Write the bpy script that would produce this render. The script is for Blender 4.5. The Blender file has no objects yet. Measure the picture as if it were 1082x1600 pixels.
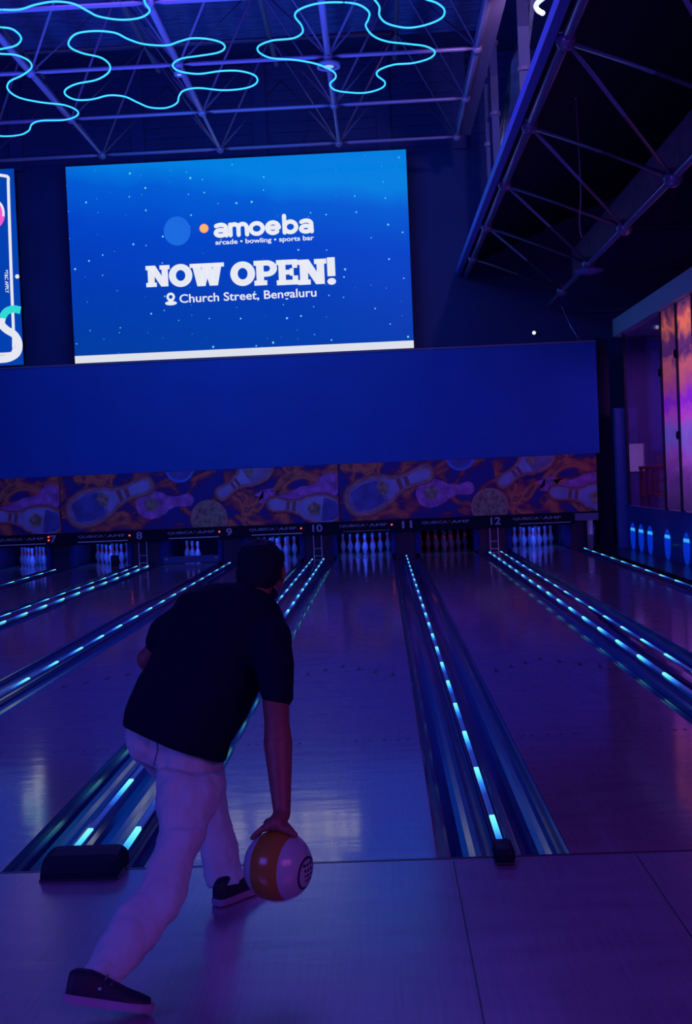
import bpy, bmesh, math, random
from mathutils import Vector, Matrix
random.seed(7)
PI = math.pi
scene = bpy.context.scene
COL = scene.collection

# ------------------------------------------------------------------ camera
CAM = Vector((0.36521, -4.5101, 1.51754))
CR = Vector((0.99864244, 0.02985878, -0.04268169))
CU = Vector((0.0417542, 0.03102552, 0.99864609))
CB = Vector((0.03114258, -0.99907251, 0.02973667))
FPX = 1801.127
cam_data = bpy.data.cameras.new('camera')
cam = bpy.data.objects.new('camera', cam_data)
COL.objects.link(cam)
cam_data.sensor_fit = 'VERTICAL'
cam_data.sensor_height = 24.0
cam_data.lens = FPX / 1600 * 24.0
cam_data.clip_end = 200
m = Matrix((CR, CU, CB)).transposed().to_4x4()
m.translation = CAM
cam.matrix_world = m
scene.camera = cam

def at(u, v, Y):
    "the point at depth Y seen at photo pixel (u, v)"
    d = -CB + CR * ((u - 541) / FPX) - CU * ((v - 800) / FPX)
    return CAM + d * ((Y - CAM.y) / d.y)
def atz(u, v, z):
    d = -CB + CR * ((u - 541) / FPX) - CU * ((v - 800) / FPX)
    return CAM + d * ((z - CAM.z) / d.z)
def atx(u, v, x):
    d = -CB + CR * ((u - 541) / FPX) - CU * ((v - 800) / FPX)
    return CAM + d * ((x - CAM.x) / d.x)

# ------------------------------------------------------------------ world, lights, exposure
scene.view_settings.view_transform = 'Standard'
scene.view_settings.look = 'None'
scene.view_settings.exposure = 0.0
scene.view_settings.gamma = 1.0
world = bpy.data.worlds.new('world')
scene.world = world
world.use_nodes = True
world.node_tree.nodes['Background'].inputs[0].default_value = (0.006, 0.010, 0.17, 1)
world.node_tree.nodes['Background'].inputs[1].default_value = 1.0

def aim(o, loc, target):
    o.location = loc
    o.rotation_euler = (Vector(target) - Vector(loc)).to_track_quat('-Z', 'Y').to_euler()
def area(name, loc, target, size, size_y, power, color):
    l = bpy.data.lights.new(name, 'AREA')
    l.shape = 'RECTANGLE'; l.size = size; l.size_y = size_y
    l.energy = power; l.color = color
    o = bpy.data.objects.new(name, l); COL.objects.link(o)
    aim(o, loc, target)
    return o
def spot(name, loc, target, power, color, angle, blend=0.6, radius=0.15):
    l = bpy.data.lights.new(name, 'SPOT')
    l.energy = power; l.color = color; l.spot_size = math.radians(angle)
    l.spot_blend = blend; l.shadow_soft_size = radius
    o = bpy.data.objects.new(name, l); COL.objects.link(o)
    aim(o, loc, target)
    return o
# purple light of the arcade behind the bowlers, right and left
area('arcade_glow', (5.0, -7.5, 4.2), (1.2, 2.5, 0.3), 5, 2.5, 90, (0.88, 0.11, 0.85))
area('lounge_glow', (-6.5, -6.0, 4.5), (-1.5, 2.0, 0.2), 4, 2.5, 195, (0.14, 0.08, 1.0))
# blue washes over the lanes, fascia and roof
area('overhead_fill', (-0.9, 8.2, 8.6), (-1.0, 6.5, 0.0), 6, 4.0, 320, (0.17, 0.10, 1.0))  # unseen fill light added overhead to brighten the floor
area('fascia_wash', (-2.6, 13.6, 6.9), (-2.2, 17.3, 3.2), 4.0, 0.6, 62, (0.0, 0.36, 1.0))
area('roof_wash', (-2.5, 11.5, 6.6), (-2.5, 13.0, 10), 7, 5, 190, (0.05, 0.12, 1.0))
spot('curved_lamp_light', (2.52, 9.3, 7.0), (2.9, 16.5, 7.6), 420, (0.55, 0.40, 1.0), 60, 0.6, 0.1)

# ------------------------------------------------------------------ materials
MATS = {}
def mat(name, base=(0.5, 0.5, 0.5), rough=0.5, metal=0.0, emit=None, strength=0.0, bump=0.0, bscale=20.0, vary=0.0, coat=0.0, spec=0.5, stretch=(1, 1, 1)):
    if name in MATS: return MATS[name]
    M = bpy.data.materials.new(name); M.use_nodes = True
    nt = M.node_tree; b = nt.nodes['Principled BSDF']
    b.inputs['Base Color'].default_value = (*base, 1)
    b.inputs['Roughness'].default_value = rough
    b.inputs['Metallic'].default_value = metal
    b.inputs['Coat Weight'].default_value = coat
    b.inputs['Coat Roughness'].default_value = 0.08
    b.inputs['Specular IOR Level'].default_value = spec
    if emit:
        b.inputs['Emission Color'].default_value = (*emit, 1)
        b.inputs['Emission Strength'].default_value = strength
    if bump or vary:
        tc = nt.nodes.new('ShaderNodeTexCoord'); mp = nt.nodes.new('ShaderNodeMapping')
        mp.inputs['Scale'].default_value = stretch
        nt.links.new(tc.outputs['Object'], mp.inputs['Vector'])
        n = nt.nodes.new('ShaderNodeTexNoise'); n.inputs['Scale'].default_value = bscale
        n.inputs['Detail'].default_value = 4
        nt.links.new(mp.outputs['Vector'], n.inputs['Vector'])
        if bump:
            bp = nt.nodes.new('ShaderNodeBump'); bp.inputs['Strength'].default_value = bump
            bp.inputs['Distance'].default_value = 0.02
            nt.links.new(n.outputs['Fac'], bp.inputs['Height'])
            nt.links.new(bp.outputs['Normal'], b.inputs['Normal'])
        if vary:
            r = nt.nodes.new('ShaderNodeValToRGB')
            r.color_ramp.elements[0].position = 0.3; r.color_ramp.elements[1].position = 0.7
            r.color_ramp.elements[0].color = (*[c * (1 - vary) for c in base], 1)
            r.color_ramp.elements[1].color = (*[min(1, c * (1 + vary)) for c in base], 1)
            nt.links.new(n.outputs['Fac'], r.inputs['Fac'])
            nt.links.new(r.outputs['Color'], b.inputs['Base Color'])
    MATS[name] = M
    return M

def wood_mat(name, base, rough, board, vary, coat, length=4.0, smear=0.0):
    M = bpy.data.materials.new(name); M.use_nodes = True
    nt = M.node_tree; b = nt.nodes['Principled BSDF']; N = nt.nodes.new; Lk = nt.links.new
    tc = N('ShaderNodeTexCoord')
    mp = N('ShaderNodeMapping'); mp.inputs['Rotation'].default_value = (0, 0, PI / 2)
    Lk(tc.outputs['Object'], mp.inputs['Vector'])
    br = N('ShaderNodeTexBrick'); Lk(mp.outputs['Vector'], br.inputs['Vector'])
    br.inputs['Scale'].default_value = 1.0
    br.inputs['Brick Width'].default_value = length
    br.inputs['Row Height'].default_value = board
    br.inputs['Mortar Size'].default_value = 0.0012
    br.inputs['Mortar Smooth'].default_value = 0.2
    br.offset = 0.37
    br.inputs['Color1'].default_value = (*[c * (1 - vary) for c in base], 1)
    br.inputs['Color2'].default_value = (*[c * (1 + vary) for c in base], 1)
    br.inputs['Mortar'].default_value = (*[c * 0.82 for c in base], 1)
    m2 = N('ShaderNodeMapping'); m2.inputs['Scale'].default_value = (26, 0.9, 1)
    Lk(tc.outputs['Object'], m2.inputs['Vector'])
    n = N('ShaderNodeTexNoise'); n.inputs['Scale'].default_value = 3.0; n.inputs['Detail'].default_value = 5
    Lk(m2.outputs['Vector'], n.inputs['Vector'])
    mx = N('ShaderNodeMix'); mx.data_type = 'RGBA'; mx.blend_type = 'MULTIPLY'; mx.inputs[0].default_value = 0.45
    Lk(br.outputs['Color'], mx.inputs[6]); Lk(n.outputs['Fac'], mx.inputs[7])
    Lk(mx.outputs[2], b.inputs['Base Color'])
    # wear marks and faint waviness in the finish
    m3 = N('ShaderNodeMapping'); m3.inputs['Scale'].default_value = (1.3, 5.5, 1)
    Lk(tc.outputs['Object'], m3.inputs['Vector'])
    w = N('ShaderNodeTexNoise'); w.inputs['Scale'].default_value = 1.6; w.inputs['Detail'].default_value = 6
    Lk(m3.outputs['Vector'], w.inputs['Vector'])
    mr = N('ShaderNodeMapRange'); mr.inputs['From Min'].default_value = 0.3; mr.inputs['From Max'].default_value = 0.7
    mr.inputs['To Min'].default_value = rough * (1 - 0.25); mr.inputs['To Max'].default_value = rough * (1 + 0.3)
    Lk(w.outputs['Fac'], mr.inputs['Value']); Lk(mr.outputs['Result'], b.inputs['Roughness'])
    bp = N('ShaderNodeBump'); bp.inputs['Strength'].default_value = smear; bp.inputs['Distance'].default_value = 0.004
    Lk(w.outputs['Fac'], bp.inputs['Height']); Lk(bp.outputs['Normal'], b.inputs['Normal'])
    b.inputs['Coat Weight'].default_value = 1.0; b.inputs['Coat Roughness'].default_value = coat; b.inputs['Coat IOR'].default_value = 2.5
    Lk(bp.outputs['Normal'], b.inputs['Coat Normal'])
    MATS[name] = M
    return M

M_FLOOR = wood_mat('approach_wood', (0.36, 0.22, 0.38), 0.34, 0.115, 0.035, 0.19, 3.2, 0.25)
M_LANE = wood_mat('lane_wood', (0.44, 0.20, 0.32), 0.28, 0.0266, 0.04, 0.09, 4.6, 0.22)
M_DECK = wood_mat('pin_deck_wood', (0.62, 0.50, 0.45), 0.3, 0.0266, 0.07, 0.1, 4.0, 0.1)
M_GUT = mat('gutter_plastic', (0.012, 0.03, 0.17), 0.2, 0.15, coat=0.6, bump=0.12, bscale=9, stretch=(1, 0.25, 1))
M_TRIM = mat('dark_trim', (0.02, 0.012, 0.04), 0.35, coat=0.3)
M_CAP = mat('cap_plastic', (0.008, 0.016, 0.09), 0.16, coat=0.8, bump=0.1, bscale=7, stretch=(1, 0.3, 1))
M_BLACK = mat('black_plastic', (0.004, 0.005, 0.035), 0.6, spec=0.2)
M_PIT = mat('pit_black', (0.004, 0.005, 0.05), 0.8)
M_ARROW = mat('arrow_dark', (0.03, 0.015, 0.04), 0.5)
M_FASCIA = mat('fascia_blue', (0.012, 0.13, 0.60), 0.6, vary=0.06, bscale=1.2)
M_WALL = mat('wall_dark', (0.05, 0.07, 0.24), 0.8, vary=0.15, bscale=0.8)
M_STEEL = mat('frame_steel', (0.42, 0.30, 0.48), 0.4, 0.3)
M_STEEL_D = mat('truss_steel', (0.34, 0.28, 0.50), 0.3, 0.5)
M_NEON = mat('neon_cyan', (0.1, 0.6, 0.9), 0.4, emit=(0.04, 0.62, 0.95), strength=1.25)
M_WHITE_E = mat('lamp_white', (0.8, 0.8, 0.8), 0.4, emit=(0.75, 0.85, 1.0), strength=1.1)
M_TXT = mat('screen_white', (0.01, 0.01, 0.01), 0.5, emit=(0.78, 0.80, 0.88), strength=1.0)
M_PIN = mat('pin_white', (0.70, 0.75, 0.85), 0.25, coat=0.4)
M_PINRED = mat('pin_red_band', (1.0, 0.06, 0.20), 0.35, emit=(0.9, 0.08, 0.22), strength=0.06)
M_SKIN = mat('skin', (0.24, 0.09, 0.08), 0.5, vary=0.12, bscale=30, bump=0.06)
M_HAIR = mat('hair_black', (0.004, 0.004, 0.03), 0.7, bump=0.5, bscale=120, spec=0.2)
M_SHIRT = mat('shirt_dark', (0.003, 0.003, 0.028), 0.9, bump=0.25, bscale=9, spec=0.15)
M_PANTS = mat('trousers_pale', (0.47, 0.70, 0.64), 0.85, bump=0.35, bscale=7, vary=0.05, spec=0.2)
M_SEAM = mat('trouser_seam', (0.22, 0.18, 0.30), 0.9)
M_SHOE = mat('shoe_black', (0.008, 0.007, 0.04), 0.6)
M_SOLE = mat('shoe_sole', (0.36, 0.28, 0.44), 0.6)
M_LACE = mat('shoe_lace', (0.18, 0.16, 0.26), 0.8)
M_NUM = mat('sign_grey', (0.55, 0.50, 0.75), 0.5)
M_RED_E = mat('indicator_red', (0.8, 0.1, 0.1), 0.4, emit=(1.0, 0.10, 0.10), strength=1.2)
M_STRIP = mat('header_light_strip', (0.85, 0.75, 0.9), 0.4)
M_BEAM = mat('beam_white', (0.62, 0.62, 0.74), 0.6)

# ------------------------------------------------------------------ mesh helpers
def tag(o, label=None, cat=None, group=None, kind=None):
    if label: o['label'] = label
    if cat: o['category'] = cat
    if group: o['group'] = group
    if kind: o['kind'] = kind
    return o
def thing(name, loc, label, cat, group=None):
    o = bpy.data.objects.new(name, None); COL.objects.link(o)
    o.empty_display_size = 0.1
    o.location = loc
    return tag(o, label, cat, group)
def origin_of(p):
    v = Vector((0, 0, 0))
    while p is not None:
        v += Vector(p.location); p = p.parent
    return v
def link(name, me, mats, parent=None, smooth=False, base=True, sharp=None):
    "mesh given in world coordinates; its origin goes to the parent's, or to its own base"
    if not isinstance(mats, (list, tuple)): mats = [mats]
    for k in mats: me.materials.append(k)
    if smooth:
        for p in me.polygons: p.use_smooth = True
    if parent is not None:
        off = origin_of(parent)
    elif base and len(me.vertices):
        xs = [v.co for v in me.vertices]
        off = Vector(((min(c.x for c in xs) + max(c.x for c in xs)) / 2, (min(c.y for c in xs) + max(c.y for c in xs)) / 2, min(c.z for c in xs)))
    else:
        off = Vector((0, 0, 0))
    me.transform(Matrix.Translation(-off))
    o = bpy.data.objects.new(name, me); COL.objects.link(o)
    if parent is not None: o.parent = parent
    else: o.location = off
    return o
def build(name, bm, mats, parent=None, smooth=False, base=True):
    bmesh.ops.recalc_face_normals(bm, faces=bm.faces)
    me = bpy.data.meshes.new(name); bm.to_mesh(me); bm.free()
    return link(name, me, mats, parent, smooth, base)
def BM(): return bmesh.new()
def add_box(bm, x0, x1, y0, y1, z0, z1, bevel=0.0, mi=0):
    vs = [bm.verts.new((x, y, z)) for x in (x0, x1) for y in (y0, y1) for z in (z0, z1)]
    F = [(0, 1, 3, 2), (4, 6, 7, 5), (0, 4, 5, 1), (2, 3, 7, 6), (0, 2, 6, 4), (1, 5, 7, 3)]
    fs = [bm.faces.new([vs[i] for i in f]) for f in F]
    for f in fs: f.material_index = mi
    if bevel:
        es = set(e for f in fs for e in f.edges)
        r = bmesh.ops.bevel(bm, geom=list(es), offset=bevel, segments=2, affect='EDGES', profile=0.5)
    return fs
def frame_dir(d):
    d = Vector(d).normalized()
    up = Vector((0, 0, 1)) if abs(d.z) < 0.95 else Vector((0, 1, 0))
    a = d.cross(up).normalized(); b = a.cross(d).normalized()
    return a, b
def add_tube(bm, pts, r, seg=8, closed=False, cap=True):
    "sweep a circle of radius r (number or list) along pts"
    pts = [Vector(p) for p in pts]; n = len(pts)
    rr = r if isinstance(r, (list, tuple)) else [r] * n
    rings = []
    prev = None
    for i, p in enumerate(pts):
        if closed: d = pts[(i + 1) % n] - pts[i - 1]
        else: d = pts[min(i + 1, n - 1)] - pts[max(i - 1, 0)]
        if d.length < 1e-9: d = Vector((0, 0, 1))
        d.normalize()
        if prev is None: a, b = frame_dir(d)
        else:
            a = (prev - d * prev.dot(d))
            if a.length < 1e-6: a, b = frame_dir(d)
            a.normalize(); b = d.cross(a)
        prev = a
        rings.append([bm.verts.new(p + (a * math.cos(t) + b * math.sin(t)) * rr[i]) for t in [2 * PI * k / seg for k in range(seg)]])
    m_ = n if closed else n - 1
    for i in range(m_):
        A, B = rings[i], rings[(i + 1) % n]
        for k in range(seg):
            bm.faces.new((A[k], A[(k + 1) % seg], B[(k + 1) % seg], B[k]))
    if cap and not closed:
        bm.faces.new(rings[0][::-1]); bm.faces.new(rings[-1])
def add_lathe(bm, prof, seg=16, c=(0, 0, 0), axis=None, mi=0):
    "prof = [(r, h)...] about an axis through c"
    c = Vector(c); ax = Vector(axis or (0, 0, 1)).normalized()
    a, b = frame_dir(ax) if abs(ax.z) < 0.999 else (Vector((1, 0, 0)), Vector((0, 1, 0)))
    rings = []
    for r, h in prof:
        if r < 1e-6: rings.append([bm.verts.new(c + ax * h)])
        else: rings.append([bm.verts.new(c + ax * h + (a * math.cos(2 * PI * k / seg) + b * math.sin(2 * PI * k / seg)) * r) for k in range(seg)])
    for A, B in zip(rings, rings[1:]):
        for k in range(seg):
            k2 = (k + 1) % seg
            if len(A) == 1 and len(B) == 1: continue
            if len(A) == 1: f = bm.faces.new((A[0], B[k], B[k2]))
            elif len(B) == 1: f = bm.faces.new((A[k], A[k2], B[0]))
            else: f = bm.faces.new((A[k], A[k2], B[k2], B[k]))
            f.material_index = mi
def add_poly(bm, pts, mi=0):
    vs = [bm.verts.new(p) for p in pts]
    f = bm.faces.new(vs); f.material_index = mi
    return f
def add_extr(bm, prof, y0, y1, mi=0):
    "profile [(x,z)...] closed, extruded along Y"
    A = [bm.verts.new((x, y0, z)) for x, z in prof]; B = [bm.verts.new((x, y1, z)) for x, z in prof]
    n = len(prof)
    for i in range(n): bm.faces.new((A[i], A[(i + 1) % n], B[(i + 1) % n], B[i])).material_index = mi
    bm.faces.new(A[::-1]).material_index = mi; bm.faces.new(B).material_index = mi
def catmull(P, closed=True, k=6):
    P = [Vector(p) for p in P]; n = len(P); out = []
    for i in range(n if closed else n - 1):
        p0, p1, p2, p3 = (P[(i - 1) % n], P[i], P[(i + 1) % n], P[(i + 2) % n]) if closed else (P[max(i - 1, 0)], P[i], P[i + 1], P[min(i + 2, n - 1)])
        for j in range(k):
            t = j / k
            out.append(0.5 * ((2 * p1) + (p2 - p0) * t + (2 * p0 - 5 * p1 + 4 * p2 - p3) * t * t + (3 * p1 - p0 - 3 * p2 + p3) * t ** 3))
    if not closed: out.append(P[-1])
    return out
def copy_tree(o, parent=None):
    c = o.copy(); COL.objects.link(c); c.parent = parent
    for ch in list(o.children): copy_tree(ch, c)
    return c

# ------------------------------------------------------------------ text
def text_mesh(s, offset=0.0):
    cu = bpy.data.curves.new('t', 'FONT'); cu.body = s; cu.offset = offset; cu.resolution_u = 4
    o = bpy.data.objects.new('t', cu); COL.objects.link(o)
    bpy.context.view_layer.update()
    me = bpy.data.meshes.new_from_object(o.evaluated_get(bpy.context.evaluated_depsgraph_get()))
    bpy.data.objects.remove(o); bpy.data.curves.remove(cu)
    return me
def put_text(name, s, x0, x1, z0, z1, y, mt, parent, offset=0.0, rot=False, label=None):
    "text facing -Y whose glyph box fills x0..x1, z0..z1; rot = reads top to bottom"
    me = text_mesh(s, offset)
    xs = [v.co.x for v in me.vertices]; ys = [v.co.y for v in me.vertices]
    a0, a1, b0, b1 = min(xs), max(xs), min(ys), max(ys)
    for v in me.vertices:
        p = (v.co.x - a0) / (a1 - a0); q = (v.co.y - b0) / (b1 - b0)
        if rot: v.co = (x0 + (x1 - x0) * q, y, z1 - (z1 - z0) * p)
        else: v.co = (x0 + (x1 - x0) * p, y, z0 + (z1 - z0) * q)
    me.name = name
    o = link(name, me, mt, parent)
    if label: o['label'] = label
    return o

# ------------------------------------------------------------------ layout of the lanes
LW = 1.054; HL = LW / 2
G1, G2 = 0.526, 0.691
GW = 0.235
LANES = {'A': 0.0, 'B': 1.58, 'C': 3.325, 'L1': -1.745, 'L2': -3.325, 'L3': -5.07, 'L4': -6.65}
LANE_TXT = {'A': 'the middle lane in front of the bowler', 'B': 'the unlit lane right of the middle lane', 'C': 'the rightmost lane beside the wall', 'L1': 'the lane ending behind the bowler\'s head',
            'L2': 'the lane with only three pins', 'L3': 'the lane left of the three-pin lane', 'L4': 'the leftmost lane'}
GAPS = [(0.79, 'n', 'between the middle and unlit lanes'), (2.4525, 'w', 'between the unlit and rightmost lanes'), (4.115, 'n', 'along the side wall'), (-0.8725, 'w', 'directly left of the bowler'),
        (-2.535, 'n', 'right of the three-pin lane'), (-4.1975, 'w', 'left of the three-pin lane'), (-5.86, 'n', 'beside the leftmost lane'), (-7.5225, 'w', 'cut off by the left edge')]
YE = 19.35     # end of the pin deck
YM = 17.3      # plane of the masking units

# ------------------------------------------------------------------ setting
bm = BM(); add_box(bm, -11.2, 9, -8, -0.004, -0.2, 0)
tag(build('floor', bm, M_FLOOR, base=False), kind='structure')
bm = BM(); add_box(bm, -11.2, 9, -0.004, 20.3, -0.30, -0.16)
tag(build('trim_1', bm, M_TRIM), kind='structure')
bm = BM(); add_box(bm, 4.385, 9, 0, 20.3, -0.16, -0.02)
tag(build('trim_2', bm, M_TRIM), kind='structure')
# foul line joint
bm = BM(); add_box(bm, -11.2, 9, -0.006, 0.012, -0.05, 0.0012)
tag(build('trim_3', bm, M_TRIM), kind='structure')
# seams in the approach
for k, x in enumerate((-1.9, 0.588, 1.30)):
    bm = BM(); add_box(bm, x - 0.0025, x + 0.0025, -7.9, -0.03, -0.01, 0.0008)
    tag(build('trim_%d' % (k + 4), bm, M_TRIM), kind='structure')

# back wall with horizontal cladding
bm = BM(); add_box(bm, -11.2, 9, 20.0, 20.2, -0.3, 10.4)
z = 4.0
while z < 10.2:
    if z > 8.3: add_box(bm, -10, 9, 19.96, 20.0, z, z + 0.11)
    z += 0.22
for x in (-7.2, -4.6, -2.0, 0.6, 2.2): add_box(bm, x, x + 0.28, 19.9, 20.0, 8.3, 10.3)
for z in (4.75, 5.6, 6.4): add_box(bm, 4.6, 7.2, 19.88, 20.0, z, z + 0.09)
tag(build('wall_back', bm, M_WALL), kind='structure')
bm = BM(); add_box(bm, 7.2, 7.4, 2, 20.2, -0.3, 8.5)
tag(build('wall_right', bm, M_WALL), kind='structure')
bm = BM(); add_box(bm, -11.4, -11.2, 0.5, 20.2, -0.3, 10.4)
tag(build('wall_left', bm, M_WALL), kind='structure')
# ceiling with crinkled insulation foil
def foil():
    M = bpy.data.materials.new('ceiling_foil'); M.use_nodes = True
    nt = M.node_tree; b = nt.nodes['Principled BSDF']; N = nt.nodes.new; Lk = nt.links.new
    b.inputs['Base Color'].default_value = (0.16, 0.22, 0.62, 1); b.inputs['Roughness'].default_value = 0.42; b.inputs['Metallic'].default_value = 0.35
    tc = N('ShaderNodeTexCoord'); mp = N('ShaderNodeMapping'); mp.inputs['Scale'].default_value = (0.9, 3.0, 1)
    Lk(tc.outputs['Object'], mp.inputs['Vector'])
    n = N('ShaderNodeTexNoise'); n.inputs['Scale'].default_value = 2.4; n.inputs['Detail'].default_value = 7; Lk(mp.outputs['Vector'], n.inputs['Vector'])
    w = N('ShaderNodeTexWave'); w.inputs['Scale'].default_value = 0.42; w.inputs['Distortion'].default_value = 1.0; Lk(tc.outputs['Object'], w.inputs['Vector'])
    ad = N('ShaderNodeMath'); ad.operation = 'ADD'; Lk(n.outputs['Fac'], ad.inputs[0]); Lk(w.outputs['Fac'], ad.inputs[1])
    bp = N('ShaderNodeBump'); bp.inputs['Strength'].default_value = 0.9; bp.inputs['Distance'].default_value = 0.12
    Lk(ad.outputs[0], bp.inputs['Height']); Lk(bp.outputs['Normal'], b.inputs['Normal'])
    return M
bm = BM(); add_box(bm, -11.2, 2.6, 3.0, 18.0, 10.0, 10.15)
tag(build('ceiling', bm, foil()), kind='structure')
bm = BM(); add_box(bm, -10, 9, 18.0, 20.2, 10.3, 10.4)
add_box(bm, 2.6, 9, 3, 18.0, 10.3, 10.4)
tag(build('trim_7', bm, M_WALL), kind='structure')

# ------------------------------------------------------------------ lanes with arrows and dots
def arrow(bm, x, y):
    add_poly(bm, [(x - 0.019, y - 0.075, 0.0012), (x + 0.019, y - 0.075, 0.0012), (x, y + 0.075, 0.0012)])
for key, cx in LANES.items():
    t = thing('bowling_lane', (cx, 0, 0), 'glossy wooden bowling lane, ' + LANE_TXT[key], 'bowling lane')
    bm = BM(); add_box(bm, cx - HL, cx + HL, 0.014, 16.9, -0.06, 0)
    build('lane_bed', bm, M_LANE, t)
    bm = BM(); add_box(bm, cx - HL, cx + HL, 16.9, YE, -0.06, 0)
    o = build('pin_deck', bm, M_DECK, t); o['label'] = 'paler wooden pin deck at the far end'
    for k in range(-3, 4):
        bm = BM(); x = cx + 0.1317 * k; arrow(bm, x, 4.754 - abs(k) / 3 * 0.464)
        build('aiming_arrow', bm, M_ARROW, t)
    for xd in (0.46, 0.406, 0.325, 0.244, 0.163):
        for s in (-1, 1):
            bm = BM()
            add_poly(bm, [(cx + s * xd + 0.009 * math.cos(a), 2.077 + 0.012 * math.sin(a), 0.0012) for a in [2 * PI * i / 10 for i in range(10)]])
            build('guide_dot', bm, M_ARROW, t)

# ------------------------------------------------------------------ gutters
def gutter_prof(x0, x1):
    P = []
    n = 12
    w = (x1 - x0) / 2; c = (x0 + x1) / 2
    ins = [(c - (w - 0.014) * math.cos(PI * i / n), -0.012 - 0.078 * math.sin(PI * i / n) ** 0.9) for i in range(n + 1)]
    P += [(x0 + 0.002, -0.004)] + ins + [(x1 - 0.002, -0.004)]
    P += [(x1 - 0.002, -0.11), (x0 + 0.002, -0.11)]
    return P
def led_mat():
    M = bpy.data.materials.new('led_strip'); M.use_nodes = True
    nt = M.node_tree; b = nt.nodes['Principled BSDF']; N = nt.nodes.new; Lk = nt.links.new
    b.inputs['Base Color'].default_value = (0.02, 0.05, 0.2, 1); b.inputs['Roughness'].default_value = 0.3
    tc = N('ShaderNodeTexCoord'); sp = N('ShaderNodeSeparateXYZ'); Lk(tc.outputs['Object'], sp.inputs[0])
    s1 = N('ShaderNodeMath'); s1.operation = 'SUBTRACT'; s1.inputs[0].default_value = 0.50 + 0.83 * 40; Lk(sp.outputs['Y'], s1.inputs[1])
    d = N('ShaderNodeMath'); d.operation = 'DIVIDE'; d.inputs[1].default_value = 0.83; Lk(s1.outputs[0], d.inputs[0])
    fr = N('ShaderNodeMath'); fr.operation = 'FRACT'; Lk(d.outputs[0], fr.inputs[0])
    r = N('ShaderNodeValToRGB'); Lk(fr.outputs[0], r.inputs['Fac'])
    e = r.color_ramp.elements
    e[0].position = 0.0; e[0].color = (0.22, 0.95, 0.95, 1)
    e[1].position = 1.0; e[1].color = (0.01, 0.02, 0.16, 1)
    for p, c in ((0.22, (0.08, 0.66, 0.95, 1)), (0.38, (0.02, 0.20, 0.80, 1)), (0.60, (0.01, 0.03, 0.24, 1))):
        q = e.new(p); q.color = c
    Lk(r.outputs['Color'], b.inputs['Emission Color']); b.inputs['Emission Strength'].default_value = 1.15
    return M
M_LED = led_mat()
for cx, kind, where in GAPS:
    W = G1 if kind == 'n' else G2
    for s in (-1, 1):
        if cx == 4.115 and s > 0: continue
        a = cx + s * W / 2; bq = a - s * GW
        bm = BM(); add_extr(bm, gutter_prof(min(a, bq), max(a, bq)), 0.014, 17.53)
        side = 'left' if s < 0 else 'right'
        tag(build('bowling_gutter', bm, M_GUT, smooth=False, base=True), 'dark gutter on the %s of the divider %s' % (side, where), 'gutter')
    cw = W / 2 - GW
    t = thing('lane_divider', (cx, 0, 0), 'dark divider rail with dashed light strip %s' % where, 'lane divider')
    bm = BM()
    if kind == 'n':
        add_extr(bm, [(cx - cw, -0.1), (cx - cw, 0.006), (cx - cw + 0.006, 0.012), (cx + cw - 0.006, 0.012), (cx + cw, 0.006), (cx + cw, -0.1)], 0.014, 17.16)
        leds = [cx]
    else:
        arc = [(cx + cw * math.cos(PI - PI * i / 10) * 0.99, 0.004 + 0.022 * math.sin(PI * i / 10)) for i in range(11)]
        add_extr(bm, [(cx - cw, -0.1)] + arc + [(cx + cw, -0.1)], 0.014, 17.16)
        leds = [cx - cw + 0.004, cx + cw - 0.004]
    build('cap_rail', bm, M_CAP, t)
    for x in leds:
        bm = BM(); zt = 0.0135 if kind == 'n' else 0.014
        add_box(bm, x - 0.012, x + 0.012, 0.05, 17.1, zt - 0.012, zt + 0.006, 0.003)
        build('light_strip', bm, M_LED, t)
    # far end: pinsetter side housing between lanes
    tp = thing('pinsetter_side_housing', (cx, 17.4, 0), 'dark pinsetter housing behind the divider %s' % where, 'pinsetter housing')
    bm = BM(); add_box(bm, cx - W / 2 + 0.05, cx + W / 2 - 0.05, 17.55, 19.6, -0.1, 0.62, 0.02)
    build('housing_body', bm, mat('housing_blue_black', (0.010, 0.02, 0.11), 0.35), tp)
    bm = BM()
    add_tube(bm, [(cx - W / 2 + 0.03, 17.5, 0.02), (cx - W / 2 + 0.03, 17.5, 0.45)], 0.05, 12)
    build('corner_post', bm, mat('housing_post', (0.05, 0.12, 0.75), 0.25, 0.2, coat=0.5), tp, smooth=True)
    bm = BM()
    add_tube(bm, [(cx + W / 2 - 0.03, 17.5, 0.02), (cx + W / 2 - 0.03, 17.5, 0.45)], 0.05, 12)
    build('corner_post', bm, MATS['housing_post'], tp, smooth=True)
    if kind == 'w' and cx > -7:
        tf = thing('ball_lift_frame', (cx, 17.2, 0.0), 'thin silver ladder frame at the pin end, %s' % where, 'ball lift frame')
        for s in (-1, 1):
            bm = BM(); add_box(bm, cx + s * 0.075 - 0.008, cx + s * 0.075 + 0.008, 17.19, 17.21, 0.02, 0.46)
            build('upright', bm, mat('lift_silver', (0.5, 0.5, 0.65), 0.3, 0.6), tf)
        for z in (0.06, 0.20):
            bm = BM(); add_box(bm, cx - 0.075, cx + 0.075, 17.194, 17.206, z, z + 0.012)
            build('rung', bm, MATS['lift_silver'], tf)

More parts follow.
